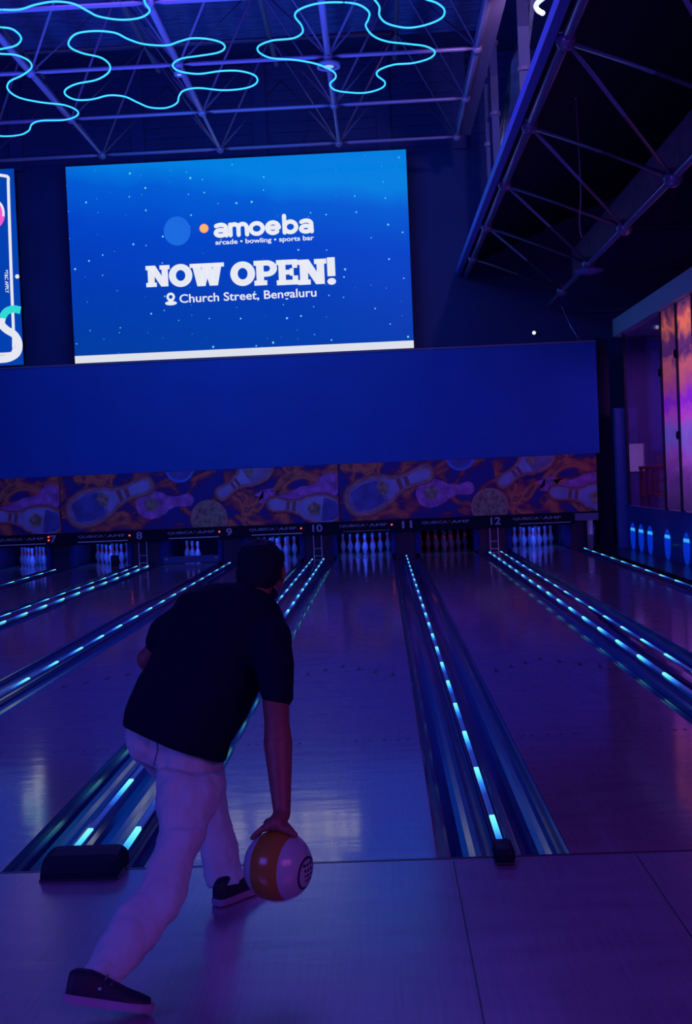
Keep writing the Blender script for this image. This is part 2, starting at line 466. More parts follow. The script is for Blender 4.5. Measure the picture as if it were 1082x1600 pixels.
# end caps at the foul line
t = thing('divider_end_cap', (0.785, -0.05, 0), 'small black rounded end cap of the divider rail at the foul line', 'end cap')
bm = BM(); add_box(bm, 0.745, 0.825, -0.10, 0.05, 0.0, 0.062, 0.018); build('cap_shell', bm, M_BLACK, t, smooth=True)
bm = BM(); add_box(bm, 0.752, 0.818, -0.106, -0.02, 0.0, 0.012, 0.003); build('base_rim', bm, M_TRIM, t)
t = thing('ball_return_cover', (-0.87, -0.05, 0), 'wide black rounded cover on the foul line left of the bowler', 'ball return cover')
bm = BM()
prof = [(-0.118, 0.0), (-0.116, 0.03), (-0.098, 0.062), (-0.06, 0.082), (0.0, 0.09), (0.05, 0.086), (0.085, 0.06), (0.09, 0.0)]
xs = [-1.022, -1.012, -0.99, -0.75, -0.728, -0.718]; sc = [0.82, 0.93, 1, 1, 0.93, 0.82]
rings = [[bm.verts.new((x, y * (0.96 if s < 1 else 1), z * s)) for y, z in prof] for x, s in zip(xs, sc)]
for A, B in zip(rings, rings[1:]):
    for i in range(len(prof) - 1): bm.faces.new((A[i], A[i + 1], B[i + 1], B[i]))
    bm.faces.new((A[-1], A[0], B[0], B[-1]))
bm.faces.new(rings[0]); bm.faces.new(rings[-1][::-1])
build('cover_shell', bm, M_BLACK, t, smooth=False)
bm = BM(); add_box(bm, -1.026, -0.714, -0.122, 0.0, 0.0, 0.009, 0.003); build('base_rim', bm, M_TRIM, t)

# ------------------------------------------------------------------ pits, UV tubes, masking
for key, cx in LANES.items():
    bm = BM()
    add_box(bm, cx - HL - 0.18, cx + HL + 0.18, 19.64, 19.68, -0.1, 1.2)
    tag(build('pit_curtain', bm, M_PIT), 'black curtain behind the pins of ' + LANE_TXT[key], 'pit curtain')
    if key != 'B':
        l = area('pin_light', (cx, 17.75, 0.60), (cx, 18.75, 0.12), 0.9, 0.06, 6.0, (0.02, 0.09, 1.0))

PANEL = ((-11.08, -5.766), (-5.75, -0.44), (-0.425, 4.43))
ZB0, ZB1, ZG1, ZF1 = 0.455, 0.69, 1.775, 3.86
def gx(k, u): return (-5.75, -0.44)[0] + (u - 100) / 428 * 5.31 + k * 5.325
def gz(v, u):
    "height on the graphic panel for photo pixel row v at column u of the middle panel"
    return at(u, v, YM).z
def flame_mat():
    M = bpy.data.materials.new('flame_print'); M.use_nodes = True
    nt = M.node_tree; b = nt.nodes['Principled BSDF']; N = nt.nodes.new; Lk = nt.links.new
    b.inputs['Roughness'].default_value = 0.55
    tc = N('ShaderNodeTexCoord')
    mp = N('ShaderNodeMapping'); mp.inputs['Scale'].default_value = (1.0, 1.0, 1.5); mp.inputs['Rotation'].default_value = (0, 0.5, 0)
    Lk(tc.outputs['Object'], mp.inputs['Vector'])
    n = N('ShaderNodeTexNoise'); n.inputs['Scale'].default_value = 1.5; n.inputs['Detail'].default_value = 7; n.inputs['Distortion'].default_value = 1.4
    Lk(mp.outputs['Vector'], n.inputs['Vector'])
    r = N('ShaderNodeValToRGB'); Lk(n.outputs['Fac'], r.inputs['Fac'])
    e = r.color_ramp.elements
    e[0].position = 0.42; e[0].color = (0.02, 0.03, 0.30, 1)
    e[1].position = 0.80; e[1].color = (0.95, 0.30, 0.12, 1)
    for p, c in ((0.48, (0.12, 0.02, 0.16, 1)), (0.54, (0.62, 0.10, 0.10, 1)), (0.62, (0.95, 0.26, 0.13, 1)), (0.68, (0.30, 0.05, 0.10, 1))):
        q = e.new(p); q.color = c
    Lk(r.outputs['Color'], b.inputs['Base Color'])
    MATS['flame'] = M
    return M
M_FLAME = flame_mat()
M_GLOW = mat('print_orange', (0.60, 0.26, 0.24), 0.55, vary=0.3, bscale=6)
M_LAV = mat('print_lavender', (0.46, 0.40, 0.75), 0.55, vary=0.2, bscale=3)
M_PBLUE = mat('print_blue', (0.12, 0.13, 0.48), 0.55, vary=0.3, bscale=4)
M_PURP = mat('print_purple', (0.60, 0.18, 0.60), 0.55, vary=0.5, bscale=6)
M_PRED = mat('print_red', (0.42, 0.12, 0.14), 0.55)
M_GOLD = mat('print_gold', (0.42, 0.30, 0.22), 0.55, vary=0.5, bscale=14)
M_PMID = mat('print_mauve', (0.38, 0.26, 0.50), 0.55, vary=0.3, bscale=5)
M_PBRT = mat('print_bright_blue', (0.10, 0.30, 0.95), 0.55)
PR = [(0, 0.0), (0.045, 0.30), (0.11, 0.46), (0.22, 0.55), (0.34, 0.52), (0.46, 0.42), (0.58, 0.24), (0.66, 0.175), (0.74, 0.165), (0.82, 0.20), (0.90, 0.225), (0.96, 0.17), (1.0, 0.0)]
def pin_poly(x0, z0, x1, z1, wid, y, grow=0.0, a0=0.0, a1=1.0):
    "outline of a pin from its bottom (x0,z0) to its top (x1,z1)"
    d = Vector((x1 - x0, 0, z1 - z0)); Ln = d.length; d.normalize(); nrm = Vector((-d.z, 0, d.x))
    left, right = [], []
    K = 40
    for i in range(K + 1):
        tt = a0 + (a1 - a0) * i / K
        for (p, w0), (q, w1) in zip(PR, PR[1:]):
            if p <= tt <= q:
                w = w0 + (w1 - w0) * (0.5 - 0.5 * math.cos(PI * (tt - p) / (q - p))) if p > 0.05 and q < 0.95 else w0 + (w1 - w0) * math.sin(PI / 2 * (tt - p) / (q - p)) if p < 0.05 else w0 + (w1 - w0) * (1 - math.cos(PI / 2 * (tt - p) / (q - p)))
                break
        c = Vector((x0, y, z0)) + d * (Ln * tt + grow * (2 * tt - 1))
        left.append(c + nrm * (w * wid + grow)); right.append(c - nrm * (w * wid + grow))
    return left + right[::-1]
def clip(pts, xa, xb, za, zb):
    return [(min(max(p[0], xa), xb), p[1], min(max(p[2], za), zb)) for p in pts]
def ell(cx, cz, rx, rz, y, rot=0.0, n=36, wob=0.0):
    out = []
    for i in range(n):
        a = 2 * PI * i / n
        k = 1 + wob * math.sin(5 * a + 1) + wob * 0.7 * math.sin(9 * a)
        X, Z = rx * k * math.cos(a), rz * k * math.sin(a)
        out.append((cx + X * math.cos(rot) - Z * math.sin(rot), y, cz + X * math.sin(rot) + Z * math.cos(rot)))
    return out
for pi_, (xa, xb) in enumerate(PANEL):
    k = pi_ - 1
    t = thing('graphic_panel', ((xa + xb) / 2, YM, ZG1 - 1.08), ['flame and pin print panel cut off by the left edge', 'flame and pin print panel in the middle above numbers 8 to 10', 'flame and pin print panel on the right above numbers 11 and 12'][pi_], 'mural panel')
    bm = BM(); add_box(bm, xa, xb, YM, YM + 0.05, ZB1, ZG1)
    build('printed_board', bm, M_FLAME, t)
    MS = [M_GLOW, M_LAV, M_PBLUE, M_PURP, M_PRED, M_GOLD, M_PBRT, M_FLAME, M_PMID]
    bm = BM(); lay = [0]
    def P(pts, mi):
        lay[0] += 1
        yy = YM - 0.0008 * lay[0]
        pts = clip(pts, xa + 0.01, xb - 0.01, ZB1 + 0.005, ZG1 - 0.005)
        out = []
        for p in pts:
            q = Vector((p[0], yy, p[2]))
            if not out or (q - out[-1]).length > 1e-5: out.append(q)
        if len(out) > 3 and (out[0] - out[-1]).length < 1e-5: out.pop()
        x_ = [q.x for q in out]; z_ = [q.z for q in out]
        if len(out) > 2 and max(x_) - min(x_) > 0.02 and max(z_) - min(z_) > 0.02:
            vs = [bm.verts.new(q) for q in out]; f = bm.faces.new(vs); f.material_index = mi
    def G(u, v): return gx(k, u), gz(v, u)
    # purple shapes
    x, z = G(452, 772); P(ell(x, z, 0.62, 0.17, 0, 0.05, 40, 0.12), 3)
    x, z = G(505, 762); P(ell(x, z, 0.40, 0.24, 0, 0.5, 40, 0.08), 3)
    x, z = G(470, 752); P(ell(x, z, 0.55, 0.12, 0, 0.35, 40, 0.16), 7)
    a_, b_ = G(218, 792), G(304, 780)
    P(pin_poly(*a_, *b_, 0.46, 0, 0.02), 3)
    x, z = G(240, 788); P(ell(x, z, 0.13, 0.13, 0, 0, 20, 0.1), 5)
    # first big pin
    a_, b_ = G(113, 806), G(240, 755)
    P(pin_poly(*a_, *b_, 0.56, 0, 0.075), 4); P(pin_poly(*a_, *b_, 0.56, 0, 0.045), 0); P(pin_poly(*a_, *b_, 0.54, 0, 0.0), 8); P(pin_poly(*a_, *b_, 0.44, 0, 0, 0.06, 0.40), 2); P(pin_poly(*a_, *b_, 0.50, 0, 0, 0.44, 1.0), 1)
    for u0 in (0.60, 0.685): P(pin_poly(*a_, *b_, 0.50, 0, 0.004, u0, u0 + 0.05), 4)
    x, z = G(166, 780); P(ell(x, z, 0.11, 0.13, 0, 0.3, 20, 0.12), 5)
    # ring
    x, z = G(286, 731); P(ell(x, z, 0.28, 0.28, 0), 6); P(ell(x, z, 0.23, 0.23, 0), 2); P(ell(x, z + 0.02, 0.07, 0.07, 0), 5)
    # orange ball
    x, z = G(328, 810); P(ell(x, z, 0.355, 0.355, 0), 0); P(ell(x, z, 0.31, 0.31, 0), 5)
    for du, dv in ((-14, -8), (-6, -6), (-18, 2)):
        xx, zz = G(328 + du, 806 + dv); P(ell(xx, zz, 0.03, 0.05, 0), 4)
    # falling pin, upper middle
    a_, b_ = G(424, 718), G(344, 775)
    P(pin_poly(*a_, *b_, 0.46, 0, 0.055), 4); P(pin_poly(*a_, *b_, 0.46, 0, 0.03), 0); P(pin_poly(*a_, *b_, 0.42, 0, 0), 8); P(pin_poly(*a_, *b_, 0.38, 0, 0, 0.45, 1.0), 1)
    for u0 in (0.60, 0.685): P(pin_poly(*a_, *b_, 0.40, 0, 0.004, u0, u0 + 0.05), 4)
    x, z = G(392, 738); P(ell(x, z, 0.08, 0.08, 0, 0.3, 20, 0.12), 5)
    # pin at the right
    a_, b_ = G(530, 799), G(420, 787)
    P(pin_poly(*a_, *b_, 0.48, 0, 0.05), 4); P(pin_poly(*a_, *b_, 0.48, 0, 0.022), 0); P(pin_poly(*a_, *b_, 0.46, 0, 0), 1); P(pin_poly(*a_, *b_, 0.40, 0, 0, 0.02, 0.25), 2)
    for u0 in (0.62, 0.705): P(pin_poly(*a_, *b_, 0.46, 0, 0.004, u0, u0 + 0.045), 4)
    x, z = G(490, 795); P(ell(x, z, 0.12, 0.13, 0, 0.3, 20, 0.12), 5)
    bmesh.ops.triangulate(bm, faces=bm.faces)
    me = bpy.data.meshes.new('printed_motifs'); bm.to_mesh(me); bm.free()
    link('printed_motifs', me, MS, t)

# blue fascia over the prints
t = thing('blue_fascia_board', (-3, YM, ZG1), 'long plain blue board above the printed pin panels', 'fascia board')
bm = BM(); add_box(bm, -11.1, 4.50, YM + 0.005, YM + 0.07, ZG1 + 0.004, ZF1); build('board', bm, M_FASCIA, t)
bm = BM(); add_box(bm, -11.1, 4.50, YM - 0.01, YM + 0.10, ZF1, ZF1 + 0.03); build('top_rail', bm, mat('rail_purple', (0.32, 0.22, 0.40), 0.5), t)

# header band with brand, numbers, strips
NUMS = [('7', -5.92), ('8', -4.27), ('9', -2.55), ('10', -0.87), ('11', 0.83), ('12', 2.50)]
def tri(bm, x, z, s, y): add_poly(bm, [(x - s, y, z + s), (x + s, y, z + s), (x, y, z - s)])
hb = thing('masking_header', (-3, YM, ZB0), 'long black header beam carrying the lane numbers and the brand lettering', 'header beam')
bm = BM(); add_box(bm, -11.1, 3.98, YM - 0.02, YM + 0.10, ZB0, ZB1 - 0.003, 0.008); build('beam', bm, M_BLACK, hb)
for s, x in NUMS:
    w = 0.115 if len(s) == 1 else 0.19
    put_text('lane_number', s, x - w / 2, x + w / 2, 0.515, 0.655, YM - 0.024, M_NUM, hb, 0.02)
for key, cx in LANES.items():
    x0 = cx * 0.985 - 0.45; zt = 0.60
    put_text('brand_lettering', 'QUBICA', x0, x0 + 0.49, zt - 0.025, zt + 0.028, YM - 0.024, M_NUM, hb, 0.012)
    put_text('brand_lettering', 'AMF', x0 + 0.56, x0 + 0.90, zt - 0.022, zt + 0.028, YM - 0.024, M_NUM, hb, 0.012)
    bm = BM(); tri(bm, x0 + 0.525, zt + 0.008, 0.02, YM - 0.024); build('brand_triangle', bm, M_PRED, hb)
    if key != 'B':
        bm = BM(); add_box(bm, cx - 0.38, cx + 0.58, YM - 0.045, YM - 0.02, 0.495 if key != 'C' else 0.50, 0.512, 0.003)
        if key in ('A',): bm.clear(); add_box(bm, cx - 0.38, cx + 0.50, YM - 0.035, YM - 0.02, 0.495, 0.50)
        build('light_strip', bm, M_STRIP, hb)
    for dz in ((0.0,) if key in ('A', 'L1', 'L2', 'L3') else (0.035, -0.03) if key == 'L4' else ()):
        bm = BM(); add_lathe(bm, [(0, -0.028), (0.016, -0.026), (0.018, 0.0)], 10, (x0 + 0.99, YM - 0.02, zt + dz - 0.005), (0, 1, 0))
        build('indicator_lamp', bm, M_RED_E, hb, smooth=True)

# ------------------------------------------------------------------ pins
def make_pin():
    t = thing('bowling_pin', (0, 0, 0), 'x', 'bowling pin', 'racked bowling pins')
    prof = [(0, 0), (0.026, 0.0), (0.0286, 0.006), (0.036, 0.03), (0.0475, 0.06), (0.057, 0.09), (0.0605, 0.114), (0.0585, 0.14), (0.050, 0.17), (0.038, 0.20), (0.0285, 0.225), (0.0235, 0.25), (0.0232, 0.262), (0.026, 0.29), (0.0300, 0.318), (0.0324, 0.343), (0.0300, 0.362), (0.020, 0.376), (0, 0.381)]
    bm = BM(); add_lathe(bm, prof, 18); b = build('pin_body', bm, M_PIN, t, smooth=True)
    for z0, z1, ra, rb in ((0.226, 0.244, 0.0290, 0.0252), (0.262, 0.280, 0.0240, 0.0255)):
        bm = BM(); add_lathe(bm, [(ra - 0.004, z0), (ra + 0.0008, z0 + 0.001), (rb + 0.0008, z1 - 0.001), (rb - 0.004, z1)], 18)
        build('neck_band', bm, M_PINRED, b, smooth=True)
    return t
RACK = [(0, 0, 'front pin'), (-0.1524, 0.264, 'left pin of the second row'), (0.1524, 0.264, 'right pin of the second row'),
        (-0.3048, 0.528, 'left pin of the third row'), (0, 0.528, 'middle pin of the third row'), (0.3048, 0.528, 'right pin of the third row'),
        (-0.4572, 0.792, 'far left pin of the back row'), (-0.1524, 0.792, 'inner left pin of the back row'), (0.1524, 0.792, 'inner right pin of the back row'), (0.4572, 0.792, 'far right pin of the back row')]
pin0 = make_pin(); first = True
for key, cx in LANES.items():
    for i, (dx, dy, nm) in enumerate(RACK):
        if key == 'L2' and i not in (0, 1, 3): continue
        p = pin0 if first else copy_tree(pin0)
        first = False
        p.location = (cx + dx, 18.29 + dy, 0)
        p['label'] = '%s on %s' % (nm if key != 'L2' else {0: 'rightmost pin', 1: 'middle pin', 3: 'leftmost pin'}[i], LANE_TXT[key])
        p['group'] = 'bowling pins on ' + LANE_TXT[key]
# sweep board lowered on the lane with three pins
t = thing('sweep_board', (-3.325, 17.48, 0.0), 'dark blue sweep board lowered before the three remaining pins', 'sweep board')
bm = BM(); add_box(bm, -3.325 - 0.56, -3.325 + 0.56, 17.46, 17.50, 0.015, 0.15, 0.01); build('board', bm, mat('sweep_blue', (0.03, 0.06, 0.30), 0.35), t)
for s in (-1, 1):
    bm = BM(); add_lathe(bm, [(0, -0.02), (0.018, -0.02), (0.02, 0)], 12, (-3.325 + s * 0.48, 17.46, 0.1), (0, 1, 0)); build('bolt', bm, M_NUM, t)
put_text('brand_lettering', 'QUBICA AMF', -3.325 - 0.13, -3.325 + 0.16, 0.115, 0.135, 17.452, mat('brand_copper', (0.5, 0.25, 0.2), 0.5), t, 0.01)
# block standing before the pins of lane between 7 and 8
t = thing('ball_stop_box', (-4.78, 17.4, 0), 'small dark upright box before the pins left of the three-pin lane', 'box')
bm = BM(); add_box(bm, -4.86, -4.72, 17.36, 17.46, 0.0, 0.22, 0.01); build('box_body', bm, M_BLACK, t)
bm = BM(); add_box(bm, -4.84, -4.74, 17.355, 17.36, 0.12, 0.20, 0.002); build('face_plate', bm, M_TRIM, t)

# ------------------------------------------------------------------ right end of the masking and side wall
XW = 4.95
t = thing('end_bracket_post', (4.27, 17.2, 0), 'pale steel post under a bracket at the right end of the header', 'post')
bm = BM(); add_tube(bm, [(4.27, 17.3, -0.02), (4.27, 17.3, 0.52)], 0.055, 16); build('post', bm, mat('post_grey', (0.85, 0.75, 0.9), 0.3, 0.4), t, smooth=True)
bm = BM(); add_box(bm, 3.99, 4.43, YM - 0.03, YM + 0.12, 0.52, 0.66, 0.01); build('bracket', bm, mat('bracket_purple', (0.22, 0.17, 0.36), 0.5), t)
bm = BM(); add_box(bm, 4.50, 4.78, YM + 0.3, YM + 0.5, -0.1, 3.95); tag(build('wall_end_recess', bm, M_PIT), kind='structure')
t = thing('blue_pier', (4.86, 17.6, 0), 'narrow blue pier at the far end of the glazed side wall', 'pier')
bm = BM(); add_box(bm, 4.80, 5.02, 17.25, 17.45, -0.1, 2.60, 0.008); build('pier_body', bm, mat('pier_blue', (0.09, 0.14, 0.50), 0.5), t)
M_LOW = mat('low_wall_blue', (0.02, 0.06, 0.42), 0.4, coat=0.3)
bm = BM(); add_box(bm, XW, XW + 0.12, 6.0, 17.24, -0.1, 0.74); add_box(bm, XW - 0.015, XW + 0.14, 6.0, 17.24, 0.74, 0.775)
tag(build('wall_side_low', bm, M_LOW), kind='structure')
bm = BM(); add_box(bm, XW - 0.05, XW + 2.2, 6.0, 17.68, 3.97, 4.30, 0.01)
tag(build('trim_8', bm, M_BEAM), kind='structure')
bm = BM(); add_box(bm, XW + 1.6, XW + 1.7, 6.0, 18.0, 0, 4.0); add_box(bm, XW + 0.2, XW + 1.7, 17.9, 18.0, 0, 4.0)
tag(build('wall_room_back', bm, mat('room_purple', (0.16, 0.10, 0.34), 0.6, vary=0.4, bscale=1.0)), kind='structure')
rl = area('room_fill', (XW + 1.0, 16.0, 3.6), (XW + 0.8, 16.2, 0.5), 0.8, 0.8, 50, (0.9, 0.25, 0.9))  # unseen light added inside the room to bring out chair and picture
# oval wall lamps
def lamp_mat():
    M = bpy.data.materials.new('oval_lamp'); M.use_nodes = True
    nt = M.node_tree; b = nt.nodes['Principled BSDF']; N = nt.nodes.new; Lk = nt.links.new
    b.inputs['Base Color'].default_value = (0.02, 0.08, 0.6, 1)
    tc = N('ShaderNodeTexCoord'); sp = N('ShaderNodeSeparateXYZ'); Lk(tc.outputs['Object'], sp.inputs[0])
    r = N('ShaderNodeValToRGB'); mr = N('ShaderNodeMapRange'); mr.inputs['From Min'].default_value = 0.0; mr.inputs['From Max'].default_value = 0.48
    Lk(sp.outputs['Z'], mr.inputs['Value']); Lk(mr.outputs['Result'], r.inputs['Fac'])
    e = r.color_ramp.elements
    e[0].position = 0; e[0].color = (0.0, 0.02, 0.35, 1); e[1].position = 1; e[1].color = (0.0, 0.03, 0.45, 1)
    for p, c in ((0.55, (0.0, 0.025, 0.48, 1)), (0.70, (0.0, 0.03, 0.55, 1)), (0.72, (0.03, 0.40, 0.95, 1)), (0.81, (0.05, 0.50, 0.95, 1)), (0.84, (0.0, 0.02, 0.36, 1))):
        q = e.new(p); q.color = c
    Lk(r.outputs['Color'], b.inputs['Emission Color']); b.inputs['Emission Strength'].default_value = 0.9
    return M
M_OVAL = lamp_mat()
for i, y in enumerate((16.75, 16.08, 15.40, 14.2, 13.04, 11.9, 10.8)):
    if i > 4: continue
    t = thing('oval_wall_lamp', (XW, y, -0.02), '%s of the glowing blue oval lamps on the low side wall' % ['farthest', 'second farthest', 'middle one', 'second nearest', 'nearest'][i], 'wall lamp', 'oval lamps on the low side wall')
    n = 28
    bm = BM()
    a = [bm.verts.new((XW - 0.012, y + 0.17 * math.cos(2 * PI * j / n), 0.22 + 0.24 * math.sin(2 * PI * j / n))) for j in range(n)]
    b2 = [bm.verts.new((XW + 0.002, y + 0.18 * math.cos(2 * PI * j / n), 0.22 + 0.25 * math.sin(2 * PI * j / n))) for j in range(n)]
    bm.faces.new(a)
    for j in range(n): bm.faces.new((a[j], a[(j + 1) % n], b2[(j + 1) % n], b2[j]))
    build('glowing_face', bm, M_OVAL, t)
# glazed partition: dark glass panes, posts and polished strips with reflections painted in
t = thing('glazed_partition', (XW + 0.06, 12, 0.775), 'tall glazed partition with dark panes on the low blue wall', 'glass partition')
M_PGLASS = mat('partition_glass', (0.03, 0.035, 0.16), 0.08, spec=0.8)
def glass_mat():
    M = bpy.data.materials.new('clear_tinted_glass'); M.use_nodes = True
    nt = M.node_tree; N = nt.nodes.new; Lk = nt.links.new
    b = nt.nodes['Principled BSDF']
    b.inputs['Base Color'].default_value = (0.30, 0.32, 0.62, 1); b.inputs['Roughness'].default_value = 0.04
    b.inputs['Transmission Weight'].default_value = 1.0; b.inputs['IOR'].default_value = 1.3
    return M
M_GLASS = glass_mat()
bm = BM(); add_box(bm, XW + 0.05, XW + 0.06, 14.40, 17.15, 0.78, 3.96); build('glass_pane', bm, M_GLASS, t)
def swirl():  # coloured reflections of the mirror strips, painted in as a glowing pattern
    M = bpy.data.materials.new('panel_painted_reflection'); M.use_nodes = True
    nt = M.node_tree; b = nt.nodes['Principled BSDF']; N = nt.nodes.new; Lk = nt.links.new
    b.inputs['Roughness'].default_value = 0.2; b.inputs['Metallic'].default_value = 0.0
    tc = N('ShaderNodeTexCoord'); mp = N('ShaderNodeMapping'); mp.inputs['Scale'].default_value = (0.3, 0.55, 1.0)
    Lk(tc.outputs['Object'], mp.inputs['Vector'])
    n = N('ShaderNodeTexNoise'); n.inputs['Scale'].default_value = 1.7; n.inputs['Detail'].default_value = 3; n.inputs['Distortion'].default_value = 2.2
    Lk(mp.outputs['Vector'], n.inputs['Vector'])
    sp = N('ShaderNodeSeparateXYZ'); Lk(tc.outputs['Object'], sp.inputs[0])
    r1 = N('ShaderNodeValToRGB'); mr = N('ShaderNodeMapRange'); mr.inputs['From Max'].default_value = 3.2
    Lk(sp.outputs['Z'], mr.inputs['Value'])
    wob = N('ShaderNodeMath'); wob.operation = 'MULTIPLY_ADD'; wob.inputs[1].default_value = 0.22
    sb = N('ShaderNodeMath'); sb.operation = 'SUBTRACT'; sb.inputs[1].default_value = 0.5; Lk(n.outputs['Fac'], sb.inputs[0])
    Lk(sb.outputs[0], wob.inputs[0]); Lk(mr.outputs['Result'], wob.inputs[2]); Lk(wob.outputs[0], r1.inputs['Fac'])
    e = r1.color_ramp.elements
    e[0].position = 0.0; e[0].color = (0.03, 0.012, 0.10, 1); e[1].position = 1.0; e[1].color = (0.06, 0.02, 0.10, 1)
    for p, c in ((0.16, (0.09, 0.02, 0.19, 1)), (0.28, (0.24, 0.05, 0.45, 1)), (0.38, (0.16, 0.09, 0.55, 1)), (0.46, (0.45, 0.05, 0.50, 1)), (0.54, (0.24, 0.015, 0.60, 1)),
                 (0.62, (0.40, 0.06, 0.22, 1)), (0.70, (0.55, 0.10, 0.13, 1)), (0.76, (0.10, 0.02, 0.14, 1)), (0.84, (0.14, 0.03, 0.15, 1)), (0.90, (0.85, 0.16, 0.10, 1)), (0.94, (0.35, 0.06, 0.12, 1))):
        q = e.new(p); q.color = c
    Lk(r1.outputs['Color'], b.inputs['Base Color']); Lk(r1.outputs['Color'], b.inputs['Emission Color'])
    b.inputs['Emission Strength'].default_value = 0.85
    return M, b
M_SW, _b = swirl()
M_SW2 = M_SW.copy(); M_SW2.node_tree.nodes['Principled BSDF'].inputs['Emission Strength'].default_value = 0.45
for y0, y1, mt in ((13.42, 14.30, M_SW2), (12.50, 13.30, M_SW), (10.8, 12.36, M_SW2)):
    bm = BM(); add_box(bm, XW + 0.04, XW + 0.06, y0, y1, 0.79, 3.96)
    o = build('painted_mirror_panel', bm, mt, t); o['label'] = 'polished panel with pink and orange reflections painted on'
for y in (14.36, 13.36, 12.43, 17.2):
    bm = BM(); add_box(bm, XW + 0.02, XW + 0.08, y - 0.035, y + 0.035, 0.775, 3.97); build('mullion', bm, M_TRIM, t)
for y, z in ((14.36, 3.0), (13.36, 1.95), (13.36, 3.2)):
    bm = BM(); add_lathe(bm, [(0, -0.03), (0.06, -0.03), (0.07, 0)], 16, (XW + 0.02, y, z), (1, 0, 0)); build('round_clamp', bm, M_BLACK, t)
# lit picture and red slatted chair seen through the pane
bm = BM(); add_box(bm, XW + 0.23, XW + 0.50, 17.86, 17.90, 1.40, 1.93)
tag(build('wall_picture', bm, mat('picture_pink', (0.3, 0.15, 0.35), 0.5, emit=(0.40, 0.16, 0.42), strength=1.0, vary=0.5, bscale=3)), 'pinkish glowing picture board behind the far glass pane', 'picture')
t = thing('slatted_chair', (XW + 0.4, 15.6, 0.74), 'red slatted chair behind the far glass pane', 'chair')
M_CH = mat('chair_red', (0.75, 0.10, 0.14), 0.4)
for j in range(5):
    bm = BM(); add_box(bm, XW + 0.30, XW + 0.33, 15.35 + j * 0.11, 15.41 + j * 0.11, 1.0, 1.52, 0.005); build('back_slat', bm, M_CH, t)
bm = BM(); add_box(bm, XW + 0.29, XW + 0.34, 15.30, 15.86, 1.50, 1.56, 0.01); build('top_rail', bm, M_CH, t)
bm = BM(); add_box(bm, XW + 0.3, XW + 0.7, 15.32, 15.84, 0.99, 1.03, 0.01); build('seat', bm, M_CH, t)
for sx in (0.32, 0.68):
    for sy in (15.34, 15.82):
        bm = BM(); add_box(bm, XW + sx - 0.015, XW + sx + 0.015, sy - 0.015, sy + 0.015, 0.5, 1.0); build('leg', bm, M_CH, t)

t.location += Vector((0.05, 1.22, -0.06)); t.rotation_euler = (0, 0, 1.0)
bm = BM(); add_box(bm, XW + 0.14, XW + 1.6, 14.0, 17.9, 0.38, 0.44)
tag(build('floor_room', bm, MATS['room_purple']), kind='structure')

# ------------------------------------------------------------------ screens
def scr_mat():
    M = bpy.data.materials.new('screen_image'); M.use_nodes = True
    nt = M.node_tree; b = nt.nodes['Principled BSDF']; N = nt.nodes.new; Lk = nt.links.new
    b.inputs['Base Color'].default_value = (0.01, 0.01, 0.02, 1); b.inputs['Roughness'].default_value = 0.6
    tc = N('ShaderNodeTexCoord'); sp = N('ShaderNodeSeparateXYZ'); Lk(tc.outputs['Object'], sp.inputs[0])
    mr = N('ShaderNodeMapRange'); mr.inputs['From Min'].default_value = 0; mr.inputs['From Max'].default_value = 4.08
    Lk(sp.outputs['Z'], mr.inputs['Value'])
    mx_ = N('ShaderNodeMath'); mx_.operation = 'MULTIPLY_ADD'; mx_.inputs[1].default_value = 0.034; Lk(sp.outputs['X'], mx_.inputs[0]); Lk(mr.outputs['Result'], mx_.inputs[2])
    nn = N('ShaderNodeTexNoise'); nn.inputs['Scale'].default_value = 0.7; Lk(tc.outputs['Object'], nn.inputs['Vector'])
    m2 = N('ShaderNodeMath'); m2.operation = 'MULTIPLY_ADD'; m2.inputs[1].default_value = 0.15; Lk(nn.outputs['Fac'], m2.inputs[0]); Lk(mx_.outputs[0], m2.inputs[2])
    r = N('ShaderNodeValToRGB'); Lk(m2.outputs[0], r.inputs['Fac'])
    e = r.color_ramp.elements
    e[0].position = 0.05; e[0].color = (0.0, 0.045, 0.36, 1)
    e[1].position = 1.1 if False else 1.0; e[1].color = (0.0, 0.21, 0.74, 1)
    for p, c in ((0.35, (0.0, 0.042, 0.44, 1)), (0.66, (0.0, 0.055, 0.56, 1)), (0.88, (0.0, 0.10, 0.64, 1))):
        q = e.new(p); q.color = c
    vo = N('ShaderNodeTexVoronoi'); vo.inputs['Scale'].default_value = 3.2; vo.feature = 'F1'
    vo.voronoi_dimensions = '2D'; cb = N('ShaderNodeCombineXYZ'); Lk(sp.outputs['X'], cb.inputs[0]); Lk(sp.outputs['Z'], cb.inputs[1]); Lk(cb.outputs[0], vo.inputs['Vector'])
    wn = N('ShaderNodeMath'); wn.operation = 'MULTIPLY'; sc = N('ShaderNodeSeparateColor'); Lk(vo.outputs['Color'], sc.inputs[0])
    pw = N('ShaderNodeMath'); pw.operation = 'POWER'; pw.inputs[1].default_value = 3.0; Lk(sc.outputs[0], pw.inputs[0])
    th = N('ShaderNodeMath'); th.operation = 'MULTIPLY'; th.inputs[1].default_value = 0.075; Lk(pw.outputs[0], th.inputs[0])
    lt = N('ShaderNodeMath'); lt.operation = 'LESS_THAN'; Lk(vo.outputs['Distance'], lt.inputs[0]); Lk(th.outputs[0], lt.inputs[1])
    mm = N('ShaderNodeMix'); mm.data_type = 'RGBA'; Lk(lt.outputs[0], mm.inputs[0]); Lk(r.outputs['Color'], mm.inputs[6]); mm.inputs[7].default_value = (0.15, 0.62, 0.9, 1)
    Lk(mm.outputs[2], b.inputs['Emission Color']); b.inputs['Emission Strength'].default_value = 1.0
    return M
M_SCR = scr_mat()
YS = 19.5
sx0, sx1, sz0, sz1 = -5.915, 1.170, 4.142, 8.224
